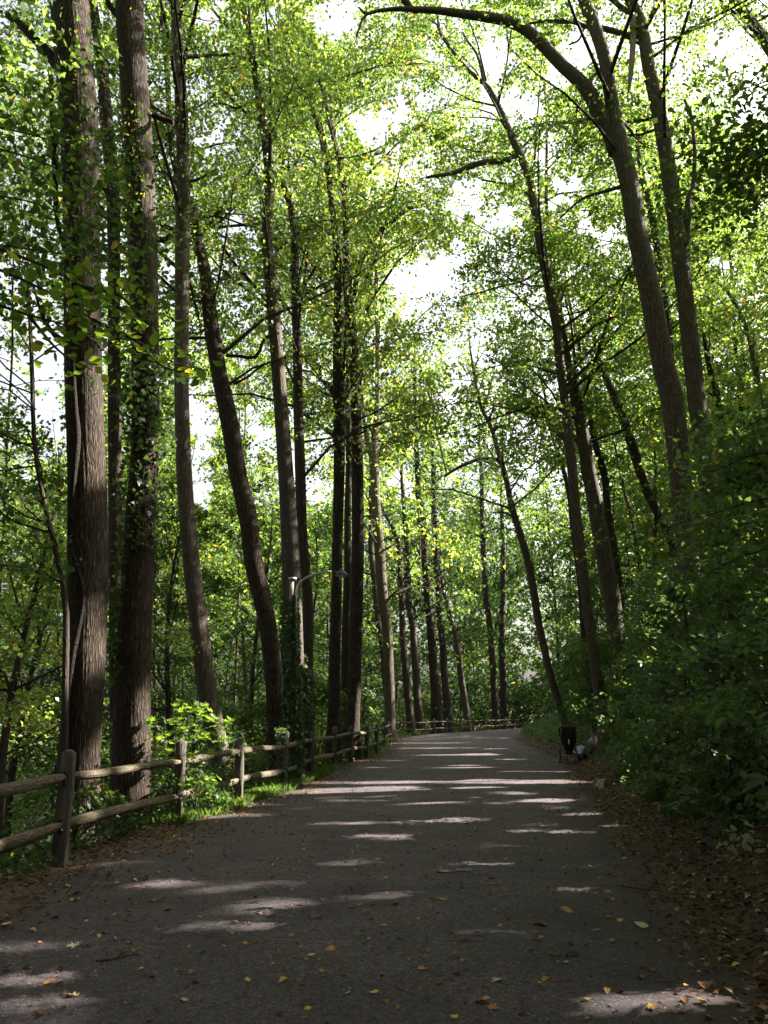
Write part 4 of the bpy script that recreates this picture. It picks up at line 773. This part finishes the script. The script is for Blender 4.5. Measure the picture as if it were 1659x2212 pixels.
# leaf litter, pebbles
def litter(name, n, fx, seed, size, lab, tl=0, th=.62):
    g = np.random.default_rng(seed); P = fx(g, n); z = terrain(P[:, 0], P[:, 1]); inp = (P[:, 0] > Lf(P[:, 1]) + .3) & (P[:, 0] < Rf(P[:, 1])); P[:, 2] = np.where(inp, .03, z + .012) + g.uniform(0, .012, n)
    V, Fq = leaf_arrays(P, size * g.uniform(.5, 1.2, n), .86, 6, seed, .75)
    tag(link(name, raw_mesh(name, V, Fq, LITTER, False, np.repeat(np.where(g.uniform(0, 1, n) < .07, g.uniform(.75, 1, n), tl + (th - tl) * g.uniform(0, 1, n) ** 1.6), 6))), lab, None, None, 'stuff')
def fx_le(g, n):
    Y = 4 + 56 * g.uniform(0, 1, n) ** 1.6; X = Lf(Y) - .45 + np.abs(g.normal(0, .62, n)); return np.stack([X, Y, X * 0], 1)
def fx_re(g, n):
    Y = 2.5 + 50 * g.uniform(0, 1, n) ** 1.7; X = Rf(Y) + .45 + g.normal(0, .36, n); return np.stack([X, Y, X * 0], 1)
def fx_all(g, n):
    Y = 3.2 + 60 * g.uniform(0, 1, n) ** 1.7; l, r = Lf(Y) + .5, Rf(Y); return np.stack([l + (r - l) * g.uniform(0, 1, n), Y, Y * 0], 1)
litter('leaf_litter', 9500, fx_le, 41, .06, 'brown and orange leaf litter along the foot of the fence'); litter('leaf_litter', 15000, fx_re, 42, .055, 'dense brown leaf litter along the right edge of the path')
litter('leaf_litter', 4200, fx_all, 43, .05, 'small dry leaf scraps scattered over the whole path', 0, .85)
def pebbles(n, seed):
    g = np.random.default_rng(seed); P = fx_all(g, n); P = P[P[:, 1] < 14]; n = len(P); P[:, 2] = .024
    o = np.array([(1, 0, 0), (0, 1, 0), (-1, 0, 0), (0, -1, 0), (0, 0, .8), (0, 0, -.5)]); s = (g.uniform(0, 1, (n, 1, 1)) ** 3 * .009 + .0045) * g.uniform(.7, 1.3, (n, 1, 3)); a = g.uniform(0, 6.28, n)
    R = np.stack([np.stack([np.cos(a), -np.sin(a)], -1), np.stack([np.sin(a), np.cos(a)], -1)], 1); V = o[None] * s; V[:, :, :2] = np.einsum('nij,nkj->nki', R, V[:, :, :2]); V = V + P[:, None]
    f = np.array([(0, 1, 4), (1, 2, 4), (2, 3, 4), (3, 0, 4), (1, 0, 5), (2, 1, 5), (3, 2, 5), (0, 3, 5)]); Fq = (np.arange(n)[:, None, None] * 6 + f[None]).reshape(-1, 3)
    tag(link('pebbles', raw_mesh('pebbles', V.reshape(-1, 3), Fq, PEB, False)), 'tiny loose grey pebbles on the near path surface', None, None, 'stuff')
pebbles(16000, 51)

# individual fallen leaves in the foreground
def maple_outline(lobes, tipr, g):
    pts = []; n = len(lobes)
    for a, L in lobes:
        pts.append((a - .17, L * .72)); pts.append((a, L)); pts.append((a + .17, L * .72)); pts.append((a + .31, L * .46))
    return pts
def leaf_mesh(kind, m, seed, tint, curl=.12):
    g = random.Random(seed)
    if kind == 'lobed':
        ol = []
        for a, L in [(-2.45, .55), (-1.5, .78), (-.72, .92), (0, 1.0), (.72, .92), (1.5, .78), (2.45, .55)]:
            for da, k in ((-.3, .52), (-.13, .82), (0, 1), (.13, .82)): ol.append((a + da + g.uniform(-.03, .03), L * k * g.uniform(.93, 1.05)))
        ol.append((2.95, .2)); ol.append((-2.95, .2))
    else:
        ol = [(t, 0) for t in ()]
        pts = []
        for t in np.linspace(0, 1, 8): pts.append((t * 2 - 1, .62 * math.sin(math.pi * t ** .8) * (1 if t < 1 else 0)))
        ol = None
    V = [(0, 0, 0)] if ol else []; F_ = []
    if ol:
        for a, r in ol: V.append((r * math.sin(a) * .5, r * math.cos(a) * .5, 0))
        n = len(ol); F_ = [(0, 1 + (i + 1) % n, 1 + i) for i in range(n)]
        V.append((.012, -.5, 0)); V.append((-.012, -.5, 0)); F_.append((0, len(V) - 1, len(V) - 2))
    else:
        k = len(pts); V = [(0, x * .5, 0) for x, y in pts] + [(y * .5, x * .5, 0) for x, y in pts] + [(-y * .5, x * .5, 0) for x, y in pts]
        for i in range(k - 1): F_ += [(i, i + 1, k + i + 1, k + i), (i + 1, i, 2 * k + i, 2 * k + i + 1)]
    c1, c2, p = g.uniform(.5, 1.3) * curl, g.uniform(-1, 1) * curl, g.uniform(0, 6)
    W = [(x, y, c1 * 2.2 * (x * x + y * y) + c2 * x * y * 3 + .03 * math.sin(9 * x + p) + .02 * math.sin(11 * y + p) + abs(x) * .1) for x, y, z in V]
    return raw_mesh('leaf', W, F_, m, False, [min(1, max(0, tint + g.uniform(-.05, .05)))] * len(W))
FL = [(67, 2137, 'y', 16), (105, 2133, 'o', 24), (158, 2162, 'y', 40), (160, 2050, 'g', 40), (277, 2045, 'y', 14), (285, 2064, 'o', 18), (400, 2172, 'g', 24), (502, 2025, 'o', 14), (531, 2048, 'o', 18), (628, 2031, 'o', 18), (673, 2073, 'p', 16),
      (704, 2108, 'o', 12), (718, 2060, 'o', 32), (667, 2090, 'b', 14), (655, 2138, 'r', 26), (536, 2129, 'p', 22), (807, 2155, 'y', 22), (865, 2146, 'b', 18), (908, 2104, 'o', 30), (948, 2135, 'b', 22), (986, 2112, 'b', 24), (1078, 2127, 'g', 34),
      (1038, 2175, 'b', 34), (1060, 2189, 'o', 34), (1133, 2172, 'r', 22), (1165, 2004, 'b', 38), (1163, 2036, 'o', 26), (1200, 2072, 'b', 26), (1224, 1974, 'o', 28), (1325, 2039, 'p', 28), (1350, 2001, 'p', 18), (1068, 1917, 'b', 24), (957, 1950, 'o', 28),
      (935, 1969, 'o', 18), (856, 1960, 'b', 24), (778, 1961, 'p', 18), (834, 1903, 'y', 16), (690, 1990, 'r', 24), (437, 2066, 'b', 22), (320, 1951, 'b', 18), (296, 1922, 'o', 16), (1440, 2129, 'r', 26), (1408, 2187, 'o', 32), (1410, 2105, 'b', 22),
      (1270, 2169, 'y', 20), (20, 1986, 'o', 26), (14, 2005, 'p', 22), (1470, 2079, 'b', 22), (740, 2117, 'b', 26), (1386, 2007, 'p', 30), (187, 1998, 'g', 14), (630, 1929, 'y', 12), (1006, 2041, 'b', 20), (1425, 2042, 'y', 14), (1340, 1998, 'y', 20), (1648, 2190, 'o', 26), (1610, 2180, 'r', 28), (985, 2210, 'e', 26), (60, 1937, 'r', 26), (1500, 2160, 'b', 20)]
CN = {'y': ('yellow', .92), 'o': ('orange-brown', .72), 'p': ('pale straw', .97), 'b': ('brown', .35), 'r': ('reddish brown', .25), 'g': ('grey-green', 1.0), 'e': ('green', .9)}
protos = {}
seen = {}
for i, (x, y, c, wpx) in enumerate(FL):
    kind = 'lobed' if i % 3 != 1 else 'oval'; key = (c, kind, i % 2)
    if key not in protos: protos[key] = leaf_mesh(kind, LITTER, i, CN[c][1])
    p = gnd(x, y); s = wpx * math.hypot(p[1], CAMZ) / F
    size = 'large' if wpx > 29 else ('small' if wpx < 18 else 'medium')
    where = 'in the lower left of the path' if x < 450 and y > 2020 else 'near the left edge of the path' if x < 450 else 'in the lower right corner of the path' if x > 1240 and y > 2090 else 'towards the right edge of the path' if x > 1240 else 'at the near middle of the path' if y > 2090 else 'in the middle of the path'
    lab = f"{size} {CN[c][0]} {kind} fallen leaf {where}"
    o = bpy.data.objects.new('fallen_leaf', protos[key]); C.objects.link(o)
    o.location = (p[0], p[1], .03); o.scale = (s, s, s); o.rotation_euler = (random.uniform(-.25, .25), random.uniform(-.25, .25), random.uniform(0, 6.28))
    tag(o, lab, 'leaf', 'fallen leaves on the near path')
# twigs on the path
for i, (x, y, L, a, lab) in enumerate([(980, 1891, .35, .05, 'short dark twig lying across the middle of the path'), (255, 2080, .3, .6, 'thin dark twig on the path at the lower left'), (1400, 1930, .5, -.7, 'thin stick lying in the litter at the right edge of the path')]):
    p = gnd(x, y); d = np.array([math.cos(a), math.sin(a), 0]) * L / 2; t = np.linspace(-1, 1, 7)[:, None]; P = p + d * t + [0, 0, .032] + np.array([0, .02, 0]) * np.sin(t * 4)
    V, F_ = tube(P, np.linspace(.007, .003, 7), 6); tag(link('twig', raw_mesh('twig', V, F_, BARK_C)), lab, 'twig')

# ------------------------------------------------------------------ leafy maple sapling lit by the sun behind the fence
def spray_leaves(root, spots, meshes, g, size, name='leaf', tiltz=.35, lit=None):
    for P in spots:
        o = bpy.data.objects.new(name, meshes[g.integers(0, len(meshes))]); C.objects.link(o); o.parent = root
        o.location = tuple(P - np.array(root.location)); s = size * g.uniform(.7, 1.2); o.scale = (s, s, s)
        o.rotation_euler = (g.normal(0, tiltz), g.normal(0, tiltz), g.uniform(0, 6.28))
map_meshes = [leaf_mesh('lobed', LEAF_BRIGHT, 900 + i, .3 + .12 * i, .25) for i in range(5)]
oval_meshes = [leaf_mesh('oval', LEAF_BRIGHT, 950 + i, .15 + .14 * i, .25) for i in range(5)] + [leaf_mesh('oval', LEAF_BRIGHT, 960, .95, .3)]
g = np.random.default_rng(61)
b = at(425, 1700, 13.2); b[2] = float(terrain(b[0], b[1])); root = thing('maple_sapling', b, 'bright sunlit maple sapling with broad leaves between the second and third fence posts', 'sapling')
spots = []; tips = [(400, 1530), (430, 1545), (460, 1555), (380, 1560), (350, 1590), (440, 1590), (395, 1610), (470, 1575), (365, 1625), (420, 1635), (450, 1620), (405, 1570), (490, 1560), (345, 1560), (440, 1530), (470, 1600), (430, 1700), (455, 1690), (400, 1690)]
for j, (x, y) in enumerate(tips):
    e = at(x, y, 13.1 + g.normal(0, .25)); t = np.linspace(0, 1, 7)[:, None]; mid = b + np.array([0, 0, .6]); P = b * (1 - t)**2 + 2 * (mid + (e - b) * [.3, .3, .5]) * t * (1 - t) + e * t**2
    if j % 4 == 0: V, F_ = tube(P, np.linspace(.009, .003, 7), 5); part('stem', V, F_, BARK_C, root)
    for _ in range(14): spots.append(e + g.normal(0, .10, 3) * [1, 1, .45])
spray_leaves(root, spots, map_meshes, g, .165)

# ------------------------------------------------------------------ overhanging branches close to the camera
def overhang(label, D, stems, n_at, size, meshes, seed, spread, tilt=.5, extra=0):
    g = np.random.default_rng(seed); s0 = at(*stems[0][0], D); root = thing('overhanging_branch', s0, label, 'branch'); spots = []; cand = []
    for st in stems:
        P = np.array([at(x, y, D + (g.normal(0, .12) if k else 0)) for k, (x, y) in enumerate(st)]); T = catmull(P, 14)
        V, F_ = tube(T, np.linspace(.012, .003, 14), 6); part('twig', V, F_, BARK_C, root)
        for q in T[2:]: cand.append(q)
    cand = np.array(cand)
    for _ in range(n_at): spots.append(cand[g.integers(0, len(cand))] + g.normal(0, 1, 3) * spread * [1, 1, .75])
    spots = np.array(spots); spots = spots[keep(spots)]
    spray_leaves(root, spots, meshes, g, size, tiltz=tilt)
    if extra:
        P = cand[g.integers(0, len(cand), extra)] + g.normal(0, 1, (extra, 3)) * spread * 1.7 * [1, 1.6, .8] + [0, .35, 0]
        leaves_part('foliage', P, size * .8, LEAF_UNDER, root, np.clip(g.normal(.45, .25, extra), 0, 1), .45, 6, seed)
    return root
overhang('leafy beech branch with bright pointed leaves hanging in front of the massive trunks', 4.6,
    [[(-60, 560), (40, 600), (120, 640), (200, 690), (260, 735)], [(-60, 520), (60, 560), (180, 620), (290, 690), (330, 760)], [(-60, 640), (60, 680), (160, 710), (230, 760)], [(180, 620), (260, 640), (310, 700)], [(60, 680), (130, 760), (200, 800)]], 230, .088, oval_meshes, 71, .14)
dark_beech = [leaf_mesh('oval', LEAF_UNDER, 940 + i, .2 + .15 * i, .25) for i in range(5)]
overhang('shaded leafy branch spreading over the upper left in front of the furrowed giant', 6.2,
    [[(-80, 300), (60, 340), (160, 380), (240, 430)], [(-80, 420), (40, 430), (160, 470), (260, 520)], [(-80, 520), (80, 540), (200, 560), (280, 590)], [(-80, 260), (100, 300), (200, 350)]], 280, .088, dark_beech, 72, .26, extra=1700)
overhang('single low twig of bright leaves reaching across to the straight grey trunk', 4.8, [[(200, 690), (300, 740), (380, 785), (450, 800)], [(300, 740), (350, 790), (420, 810)]], 26, .085, oval_meshes, 73, .06)
dark_meshes = [leaf_mesh('oval', LEAF_SHRUB, 970 + i, .1 + .12 * i, .25) for i in range(4)]
overhang('dark drooping compound-leaved branch hanging in from the upper right edge', 7.0,
    [[(1760, 150), (1659, 175), (1600, 195), (1540, 215)], [(1760, 260), (1640, 330), (1540, 350), (1460, 340)], [(1760, 300), (1659, 330), (1560, 400), (1480, 460)], [(1760, 340), (1650, 380), (1610, 430)], [(1659, 330), (1620, 290), (1600, 300)], [(1700, 240), (1600, 300), (1500, 310), (1455, 290)]], 290, .10, dark_meshes, 74, .13, extra=1100)
overhang('dark feathery spray at the right edge above the shrub thicket', 7.4,
    [[(1780, 900), (1659, 900), (1600, 930), (1530, 960)], [(1780, 980), (1640, 980), (1560, 1010), (1480, 1040)], [(1780, 860), (1690, 850), (1630, 880)], [(1780, 1060), (1640, 1080), (1540, 1110), (1440, 1140)], [(1780, 1180), (1640, 1190), (1520, 1240)]], 280, .10, dark_meshes, 75, .14, extra=900)
overhang('pale grey-green drooping leaves at the lower right edge', 5.6, [[(1740, 1790), (1659, 1785), (1600, 1800), (1570, 1830)], [(1740, 1840), (1640, 1830), (1580, 1860)]], 50, .075, [leaf_mesh('oval', leaf_mat('pale_leaves', [(0, (.14, .17, .12)), (1, (.2, .23, .17))], 1, .05), 985, .5, .3)], 76, .06)

# ------------------------------------------------------------------ ivy-clad lamp
D = 19.7; b = at(634, 1590, D); gz = float(terrain(b[0], b[1])); root = thing('street_lamp', (b[0], b[1], gz), 'ivy-clad lamp post with a curved metal arm and dark blue shade', 'street lamp')
top = at(630, 1252, D); b1 = np.array([at(630, 1600, D)[0], D, gz - .2])
V, F_ = tube(np.array([b1, b1 * .5 + top * .5, top]), [.075, .065, .055], 14); part('post', V, F_, BARK_D, root, label='weathered pale wooden post')
mb = MB(); mb.box(top + [0.02, 0, .02], (.09, .06, .03)); mb.box(top + [.05, 0, -.9], (.06, .07, .05)); mb.put('bracket', METAL, root)
m0 = at(641, 1560, D - .05); m0[2] = gz; P = np.array([m0, at(641, 1400, D - .05), at(640, 1285, D - .05), at(645, 1262, D - .05), at(658, 1250, D - .08), at(680, 1240, D - .12), at(705, 1236, D - .16), at(722, 1236, D - .2)])
T = catmull(P, 40); V, F_ = tube(T, np.interp(np.arange(40), [0, 26, 39], [.035, .032, .022]), 12); part('arm', V, F_, METAL, root)
hc = at(738, 1240, D - .2)
hd = MB(); hd.lathe([(.02, .14), (.035, .13), (.04, .09), (.07, .075), (.11, .03), (.155, -.01), (.165, -.035), (.155, -.04)], hc, 24); shade = hd.put('lamp_shade', NAVY, root, True)
ln_ = MB(); ln_.lathe([(.14, -.038), (.10, -.06), (.02, -.068)], hc, 20); lens = ln_.put('lens', GLASS, root, True); lens.parent = shade
ar = MB(); ar.tube(np.array([at(717, 1236, D - .2), at(731, 1238, D - .2)]), .03, 10); ar.put('socket', NAVY, root, True)
tg = MB(); a_ = at(716, 1238, D - .22); tg.tube(np.array([a_, a_ + [0, 0, -.06]]), .004, 5); tg.box(a_ + [-.005, 0, -.17], (.028, .004, .12), .3); tg.put('hanging_tag', YEL, root)
gi = np.random.default_rng(81); n = 4200; z = gi.uniform(gz, at(0, 1290, D)[2], n) ; zmax = at(0, 1290, D)[2]; f = (z - gz) / (zmax - gz); a = gi.uniform(0, 6.28, n); rr = (.08 + .20 * (1 - f) ** .7) * gi.uniform(.5, 1.1, n)
ix = np.interp(z, [gz, top[2]], [b1[0], top[0]]) + .05; Q = np.stack([ix + rr * np.cos(a), D + rr * np.sin(a) * .8, z], 1)
leaves_part('ivy', Q, .085, LEAF_IVY, root, gi.uniform(0, 1, n), .1, 6, 81, width=.85)
# ivy on the fourth fence post
p4 = FENCE[4]; root = thing('ivy_vine', (p4[0], p4[1], 0), 'ivy smothering the fourth fence post from the left', 'ivy'); n = 480
a = gi.uniform(0, 6.28, n); z = gi.uniform(0, 1.28, n); r = gi.uniform(.06, .15, n); Q = np.stack([p4[0] + r * np.cos(a) - .04, p4[1] + r * np.sin(a), z], 1); leaves_part('leaves', Q, .06, LEAF_IVY, root, gi.uniform(.2, 1, n), .1, 6, 82, width=.8)
V, F_ = tube(np.array([[p4[0] + .05, p4[1] - .1, 0], [p4[0] - .03, p4[1] - .11, .5], [p4[0] + .04, p4[1] - .1, 1.1]]), .012, 6); part('stem', V, F_, BARK_C, root)

# ------------------------------------------------------------------ stroller
sp = gnd(1231, 1648); K = 1.08
root = thing('stroller', (sp[0], sp[1], .02), 'black three-wheeled jogging stroller parked facing away at the right edge of the path', 'stroller', rz=-.12)
def lput(mb, name, m, smooth=False, **k):
    o = link(name, raw_mesh(name, np.array(mb.v) * K, mb.f, m, smooth), root); 
    if k.get('label'): o['label'] = k['label']
    return o
f = MB()
for s in (-1, 1):
    f.tube([(s * .25, 0, .20), (s * .24, .05, .55), (s * .235, -.10, .85), (s * .225, -.22, 1.0)], .013, 8); f.tube([(s * .25, 0, .20), (s * .17, .45, .30), (s * .05, .80, .20)], .013, 8); f.tube([(s * .24, .05, .55), (s * .18, .42, .32)], .011, 8)
f.tube([(-.26, 0, .2), (.26, 0, .2)], .012, 8); lput(f, 'frame', STEEL, True)
hb = MB(); hb.tube(catmull([(-.225, -.22, 1.0), (-.2, -.26, 1.03), (0, -.27, 1.04), (.2, -.26, 1.03), (.225, -.22, 1.0)], 12), .017, 8); lput(hb, 'handlebar', RUBBER, True)
st = MB(); cols = [(-.03, .98, .235, .10), (.02, .80, .25, .11), (.03, .60, .225, .12), (.10, .45, .165, .13), (.22, .30, .10, .12), (.34, .22, .06, .08)]
Vs = []; 
for y, z, hw, th in cols: Vs += [(-hw, y - .03, z), (-hw * .5, y - .07, z - .01), (hw * .5, y - .07, z - .01), (hw, y - .03, z), (hw * .9, y + th, z), (-hw * .9, y + th, z)]
fs = [(i * 6 + k, (i + 1) * 6 + k, (i + 1) * 6 + (k + 1) % 6, i * 6 + (k + 1) % 6) for i in range(5) for k in range(6)] + [tuple(range(6)), tuple(range(35, 29, -1))]
st.add(Vs, fs); lput(st, 'seat', BLACK, True)
ba = MB(); ba.box((0, .12, .27), (.11, .09, .05)); lput(ba, 'basket', BLACK)
cn = MB(); Vc = []; A = np.linspace(-.1, math.pi * .62, 7)
for a in A:
    for u in np.linspace(-1, 1, 7): Vc.append((.262 * u, -.02 + .26 * math.sin(a) * (1 - .12 * u * u), .80 + .27 * math.cos(a - .15) * (1 - .10 * abs(u) ** 3)))
cn.add(Vc, [(i * 7 + k, i * 7 + k + 1, (i + 1) * 7 + k + 1, (i + 1) * 7 + k) for i in range(6) for k in range(6)]); cn.add([(x, y - .06, z - .02) for x, y, z in Vc[:7]] + [(x, -.05, .72) for x, y, z in Vc[:7]], [(k, k + 1, 8 + k, 7 + k) for k in range(6)]); lput(cn, 'canopy', BLACK, True)
lb = MB(); lb.box((0, -.052, .60), (.022, .003, .075)); lput(lb, 'label_strip', WHITE)
for (x, y, z, R_, wd) in [(-.30, 0, .2, .2, .022), (.30, 0, .2, .2, .022), (0, .82, .16, .155, .022)]:
    wr = link('wheel', None, root); wr.location = (x * K, y * K, z * K); bpy.data.objects.remove(wr)
    t = MB(); a = np.linspace(0, 2 * math.pi, 25); Pt = np.stack([a * 0 + x, y + R_ * .93 * np.cos(a), z + R_ * .93 * np.sin(a)], 1); V, F_ = tube(Pt, wd, 8, cap=False); t.add(V, F_); wo = lput(t, 'wheel', RUBBER, True)
    r_ = MB(); Pt = np.stack([a * 0 + x, y + R_ * .80 * np.cos(a), z + R_ * .80 * np.sin(a)], 1); V, F_ = tube(Pt, .012, 6, cap=False); r_.add(V, F_)
    for q in range(8): an = q * math.pi / 4; r_.tube([(x, y, z), (x, y + R_ * .8 * math.cos(an), z + R_ * .8 * math.sin(an))], .003, 4)
    r_.lathe([(.02, -.03), (.02, .03)], np.array([x, y, z]), 10, 'x'); ro = link('rim', raw_mesh('rim', np.array(r_.v) * K, r_.f, STEEL, True), wo)

# ------------------------------------------------------------------ the people crouching by the stroller
def skin_part(name, verts, edges, radii, m, root, sub=2, rootv=0):
    me = bpy.data.meshes.new(name); me.from_pydata([tuple(v) for v in verts], edges, []); me.materials.append(m)
    o = bpy.data.objects.new(name, me); C.objects.link(o); o.parent = root
    md = o.modifiers.new('skin', 'SKIN'); md.use_smooth_shade = True
    for i, r in enumerate(radii):
        v = me.skin_vertices[0].data[i]; v.radius = (r, r) if not isinstance(r, tuple) else r; v.use_root = (i == rootv)
    sd = o.modifiers.new('sub', 'SUBSURF'); sd.levels = sub; sd.render_levels = sub; return o
def person(loc, rz, s, label, shirt, trousers, hair, reach):
    root = thing('person', loc, label, 'person', rz=rz); root.scale = (s, s, s)
    J = dict(pel=(0, 0, .36), ab=(.08, 0, .52), ch=(.2, 0, .70), nk=(.28, 0, .83), hd=(.33, 0, .93), top=(.34, 0, 1.03),
             hl=(.03, .10, .34), kl=(.42, .16, .46), al=(.16, .15, .07), fl=(.33, .16, .04), hr=(.03, -.10, .34), kr=(.40, -.17, .38), ar=(.12, -.16, .07), fr=(.29, -.17, .04),
             sl=(.2, .17, .76), el=(.36, .22, .56), wl=reach[0], sr=(.2, -.17, .76), er=(.40, -.22, .58), wr=reach[1])
    names = list(J); ix = {k: i for i, k in enumerate(names)}
    E = [('pel', 'ab'), ('ab', 'ch'), ('ch', 'nk'), ('nk', 'hd'), ('hd', 'top'), ('pel', 'hl'), ('hl', 'kl'), ('kl', 'al'), ('al', 'fl'), ('pel', 'hr'), ('hr', 'kr'), ('kr', 'ar'), ('ar', 'fr'), ('ch', 'sl'), ('sl', 'el'), ('el', 'wl'), ('ch', 'sr'), ('sr', 'er'), ('er', 'wr')]
    R = dict(pel=.12, ab=.11, ch=.125, nk=.05, hd=(.085, .095), top=.07, hl=.095, kl=.06, al=.038, fl=.035, hr=.095, kr=.06, ar=.038, fr=.035, sl=.06, el=.042, wl=.028, sr=.06, er=.042, wr=.028)
    V = [J[k] for k in names]; Ed = [(ix[a], ix[b_]) for a, b_ in E]; Rr = [R[k] for k in names]
    for w_, e_ in (('wl', 'el'), ('wr', 'er')):       # palm and five fingers
        w0 = np.array(J[w_]); d = w0 - np.array(J[e_]); d /= np.linalg.norm(d); sd_ = np.cross(d, [0, 0, 1.]); sd_ /= np.linalg.norm(sd_)
        pm = w0 + d * .07; V.append(pm); Rr.append(.03); Ed.append((ix[w_], len(V) - 1)); pi = len(V) - 1
        for q, L in enumerate((.055, .07, .075, .068)):
            o1 = pm + sd_ * (q - 1.5) * .02 + d * L * .5; o2 = o1 + d * L * .4 + np.array([0, 0, -.02]); V += [o1, o2]; Rr += [.009, .008]; Ed += [(pi, len(V) - 2), (len(V) - 2, len(V) - 1)]
        o1 = w0 + d * .03 + sd_ * -.04; V.append(o1); Rr.append(.011); Ed.append((pi, len(V) - 1)); V.append(o1 + d * .035); Rr.append(.009); Ed.append((len(V) - 2, len(V) - 1))
    skin_part('body', V, Ed, Rr, SKIN, root)
    def sub(keys, edges, rad, name, m): kk = {k: i for i, k in enumerate(keys)}; skin_part(name, [J[k] for k in keys], [(kk[a], kk[b_]) for a, b_ in edges], rad, m, root)
    J['elh'] = tuple((np.array(J['sl']) * .35 + np.array(J['el']) * .65)); J['erh'] = tuple((np.array(J['sr']) * .35 + np.array(J['er']) * .65))
    sub(['pel', 'ab', 'ch', 'sl', 'elh', 'sr', 'erh'], [('pel', 'ab'), ('ab', 'ch'), ('ch', 'sl'), ('sl', 'elh'), ('ch', 'sr'), ('sr', 'erh')], [.135, .135, .15, .08, .065, .08, .065], 'shirt', shirt)
    sub(['pel', 'hl', 'kl', 'al', 'hr', 'kr', 'ar'], [('pel', 'hl'), ('hl', 'kl'), ('kl', 'al'), ('pel', 'hr'), ('hr', 'kr'), ('kr', 'ar')], [.14, .115, .082, .06, .115, .082, .06], 'trousers', trousers)
    for sfx in 'lr': sub(['a' + sfx, 'f' + sfx], [('a' + sfx, 'f' + sfx)], [.05, .042], 'shoe', RUBBER)
    h = MB(); hc_ = np.array(J['hd']) + [-.015, 0, .035]
    Vh = []
    for i in range(7):
        ph = i / 6 * math.pi * .62
        for k in range(12): a = k / 12 * 2 * math.pi; Vh.append(hc_ + np.array([math.cos(a) * math.sin(ph) * .108 - .02 * (ph > 1) * math.cos(a), math.sin(a) * math.sin(ph) * .094, math.cos(ph) * .11]))
    h.add(Vh, [(i * 12 + k, i * 12 + (k + 1) % 12, (i + 1) * 12 + (k + 1) % 12, (i + 1) * 12 + k) for i in range(6) for k in range(12)]); link('hair', raw_mesh('hair', h.v, h.f, hair, True), root)
    fc = MB(); hx = np.array(J['hd'])
    fc.lathe([(.004, .022), (.014, -.008), (.01, -.016)], hx + [.098, 0, -.005], 8); link('nose', raw_mesh('nose', fc.v, fc.f, SKIN, True), root)
    for s_ in (-1, 1):
        e = MB(); e.lathe([(.002, .006), (.009, 0), (.002, -.006)], hx + [.090, s_ * .032, .02], 8); link('eye', raw_mesh('eye', e.v, e.f, BLACK, True), root)
        e = MB(); e.lathe([(.004, .03), (.015, .012), (.016, -.008), (.006, -.026)], hx + [0, s_ * .094, 0], 8); link('ear', raw_mesh('ear', e.v, e.f, SKIN, True), root)
    mo = MB(); mo.box(hx + [.088, 0, -.045], (.006, .024, .004)); link('mouth', raw_mesh('mouth', mo.v, mo.f, simple('lips', (.3, .1, .09), .5), False), root)
    return root
pp = gnd(1309, 1652); 
person((pp[0], pp[1] + .3, .04), math.radians(195), 1.0, 'adult in a light blue shirt crouching among the leaves right of the stroller', SHIRT, NAVYC, HAIR, [(.52, .14, .66), (.56, -.10, .62)])
pc = gnd(1256, 1650)
person((pc[0], pc[1] + .1, .03), math.radians(60), .62, 'small child in a pale blue shirt bending down beside the stroller wheel', SHIRT, NAVYC, HAIR, [(.5, .1, .30), (.52, -.12, .34)])

# ------------------------------------------------------------------ rock at the right verge
rp = gnd(1300, 1706); bmV = []; gr = np.random.default_rng(91)
import bmesh
bm = bmesh.new(); bmesh.ops.create_icosphere(bm, subdivisions=3, radius=1)
for v in bm.verts:
    c = v.co; k = 1 + .16 * math.sin(c.x * 3.1 + 1) + .12 * math.sin(c.y * 4.3 + c.z * 3) + .05 * math.sin(c.x * 11 + c.z * 9); c *= k
    for nrm, d in ((Vector((.5, -.8, .3)), .72), (Vector((-.7, -.3, .6)), .75), (Vector((.2, .1, 1)), .7), (Vector((.9, .2, .2)), .8)):
        nrm = nrm.normalized(); q = c.dot(nrm)
        if q > d: c -= nrm * (q - d)
    v.co = Vector((c.x * .17, c.y * .14, c.z * .13)); v.co.x += v.co.z * .35
me = bpy.data.meshes.new('rock'); bm.to_mesh(me); bm.free(); me.materials.append(ROCK)
o = link('rock', me, None, (rp[0], rp[1], .11)); o.rotation_euler = (.1, -.25, .4); tag(o, 'tan angular rock standing in the grass at the right verge', 'rock')
print('total leaf faces', NLEAF[0])
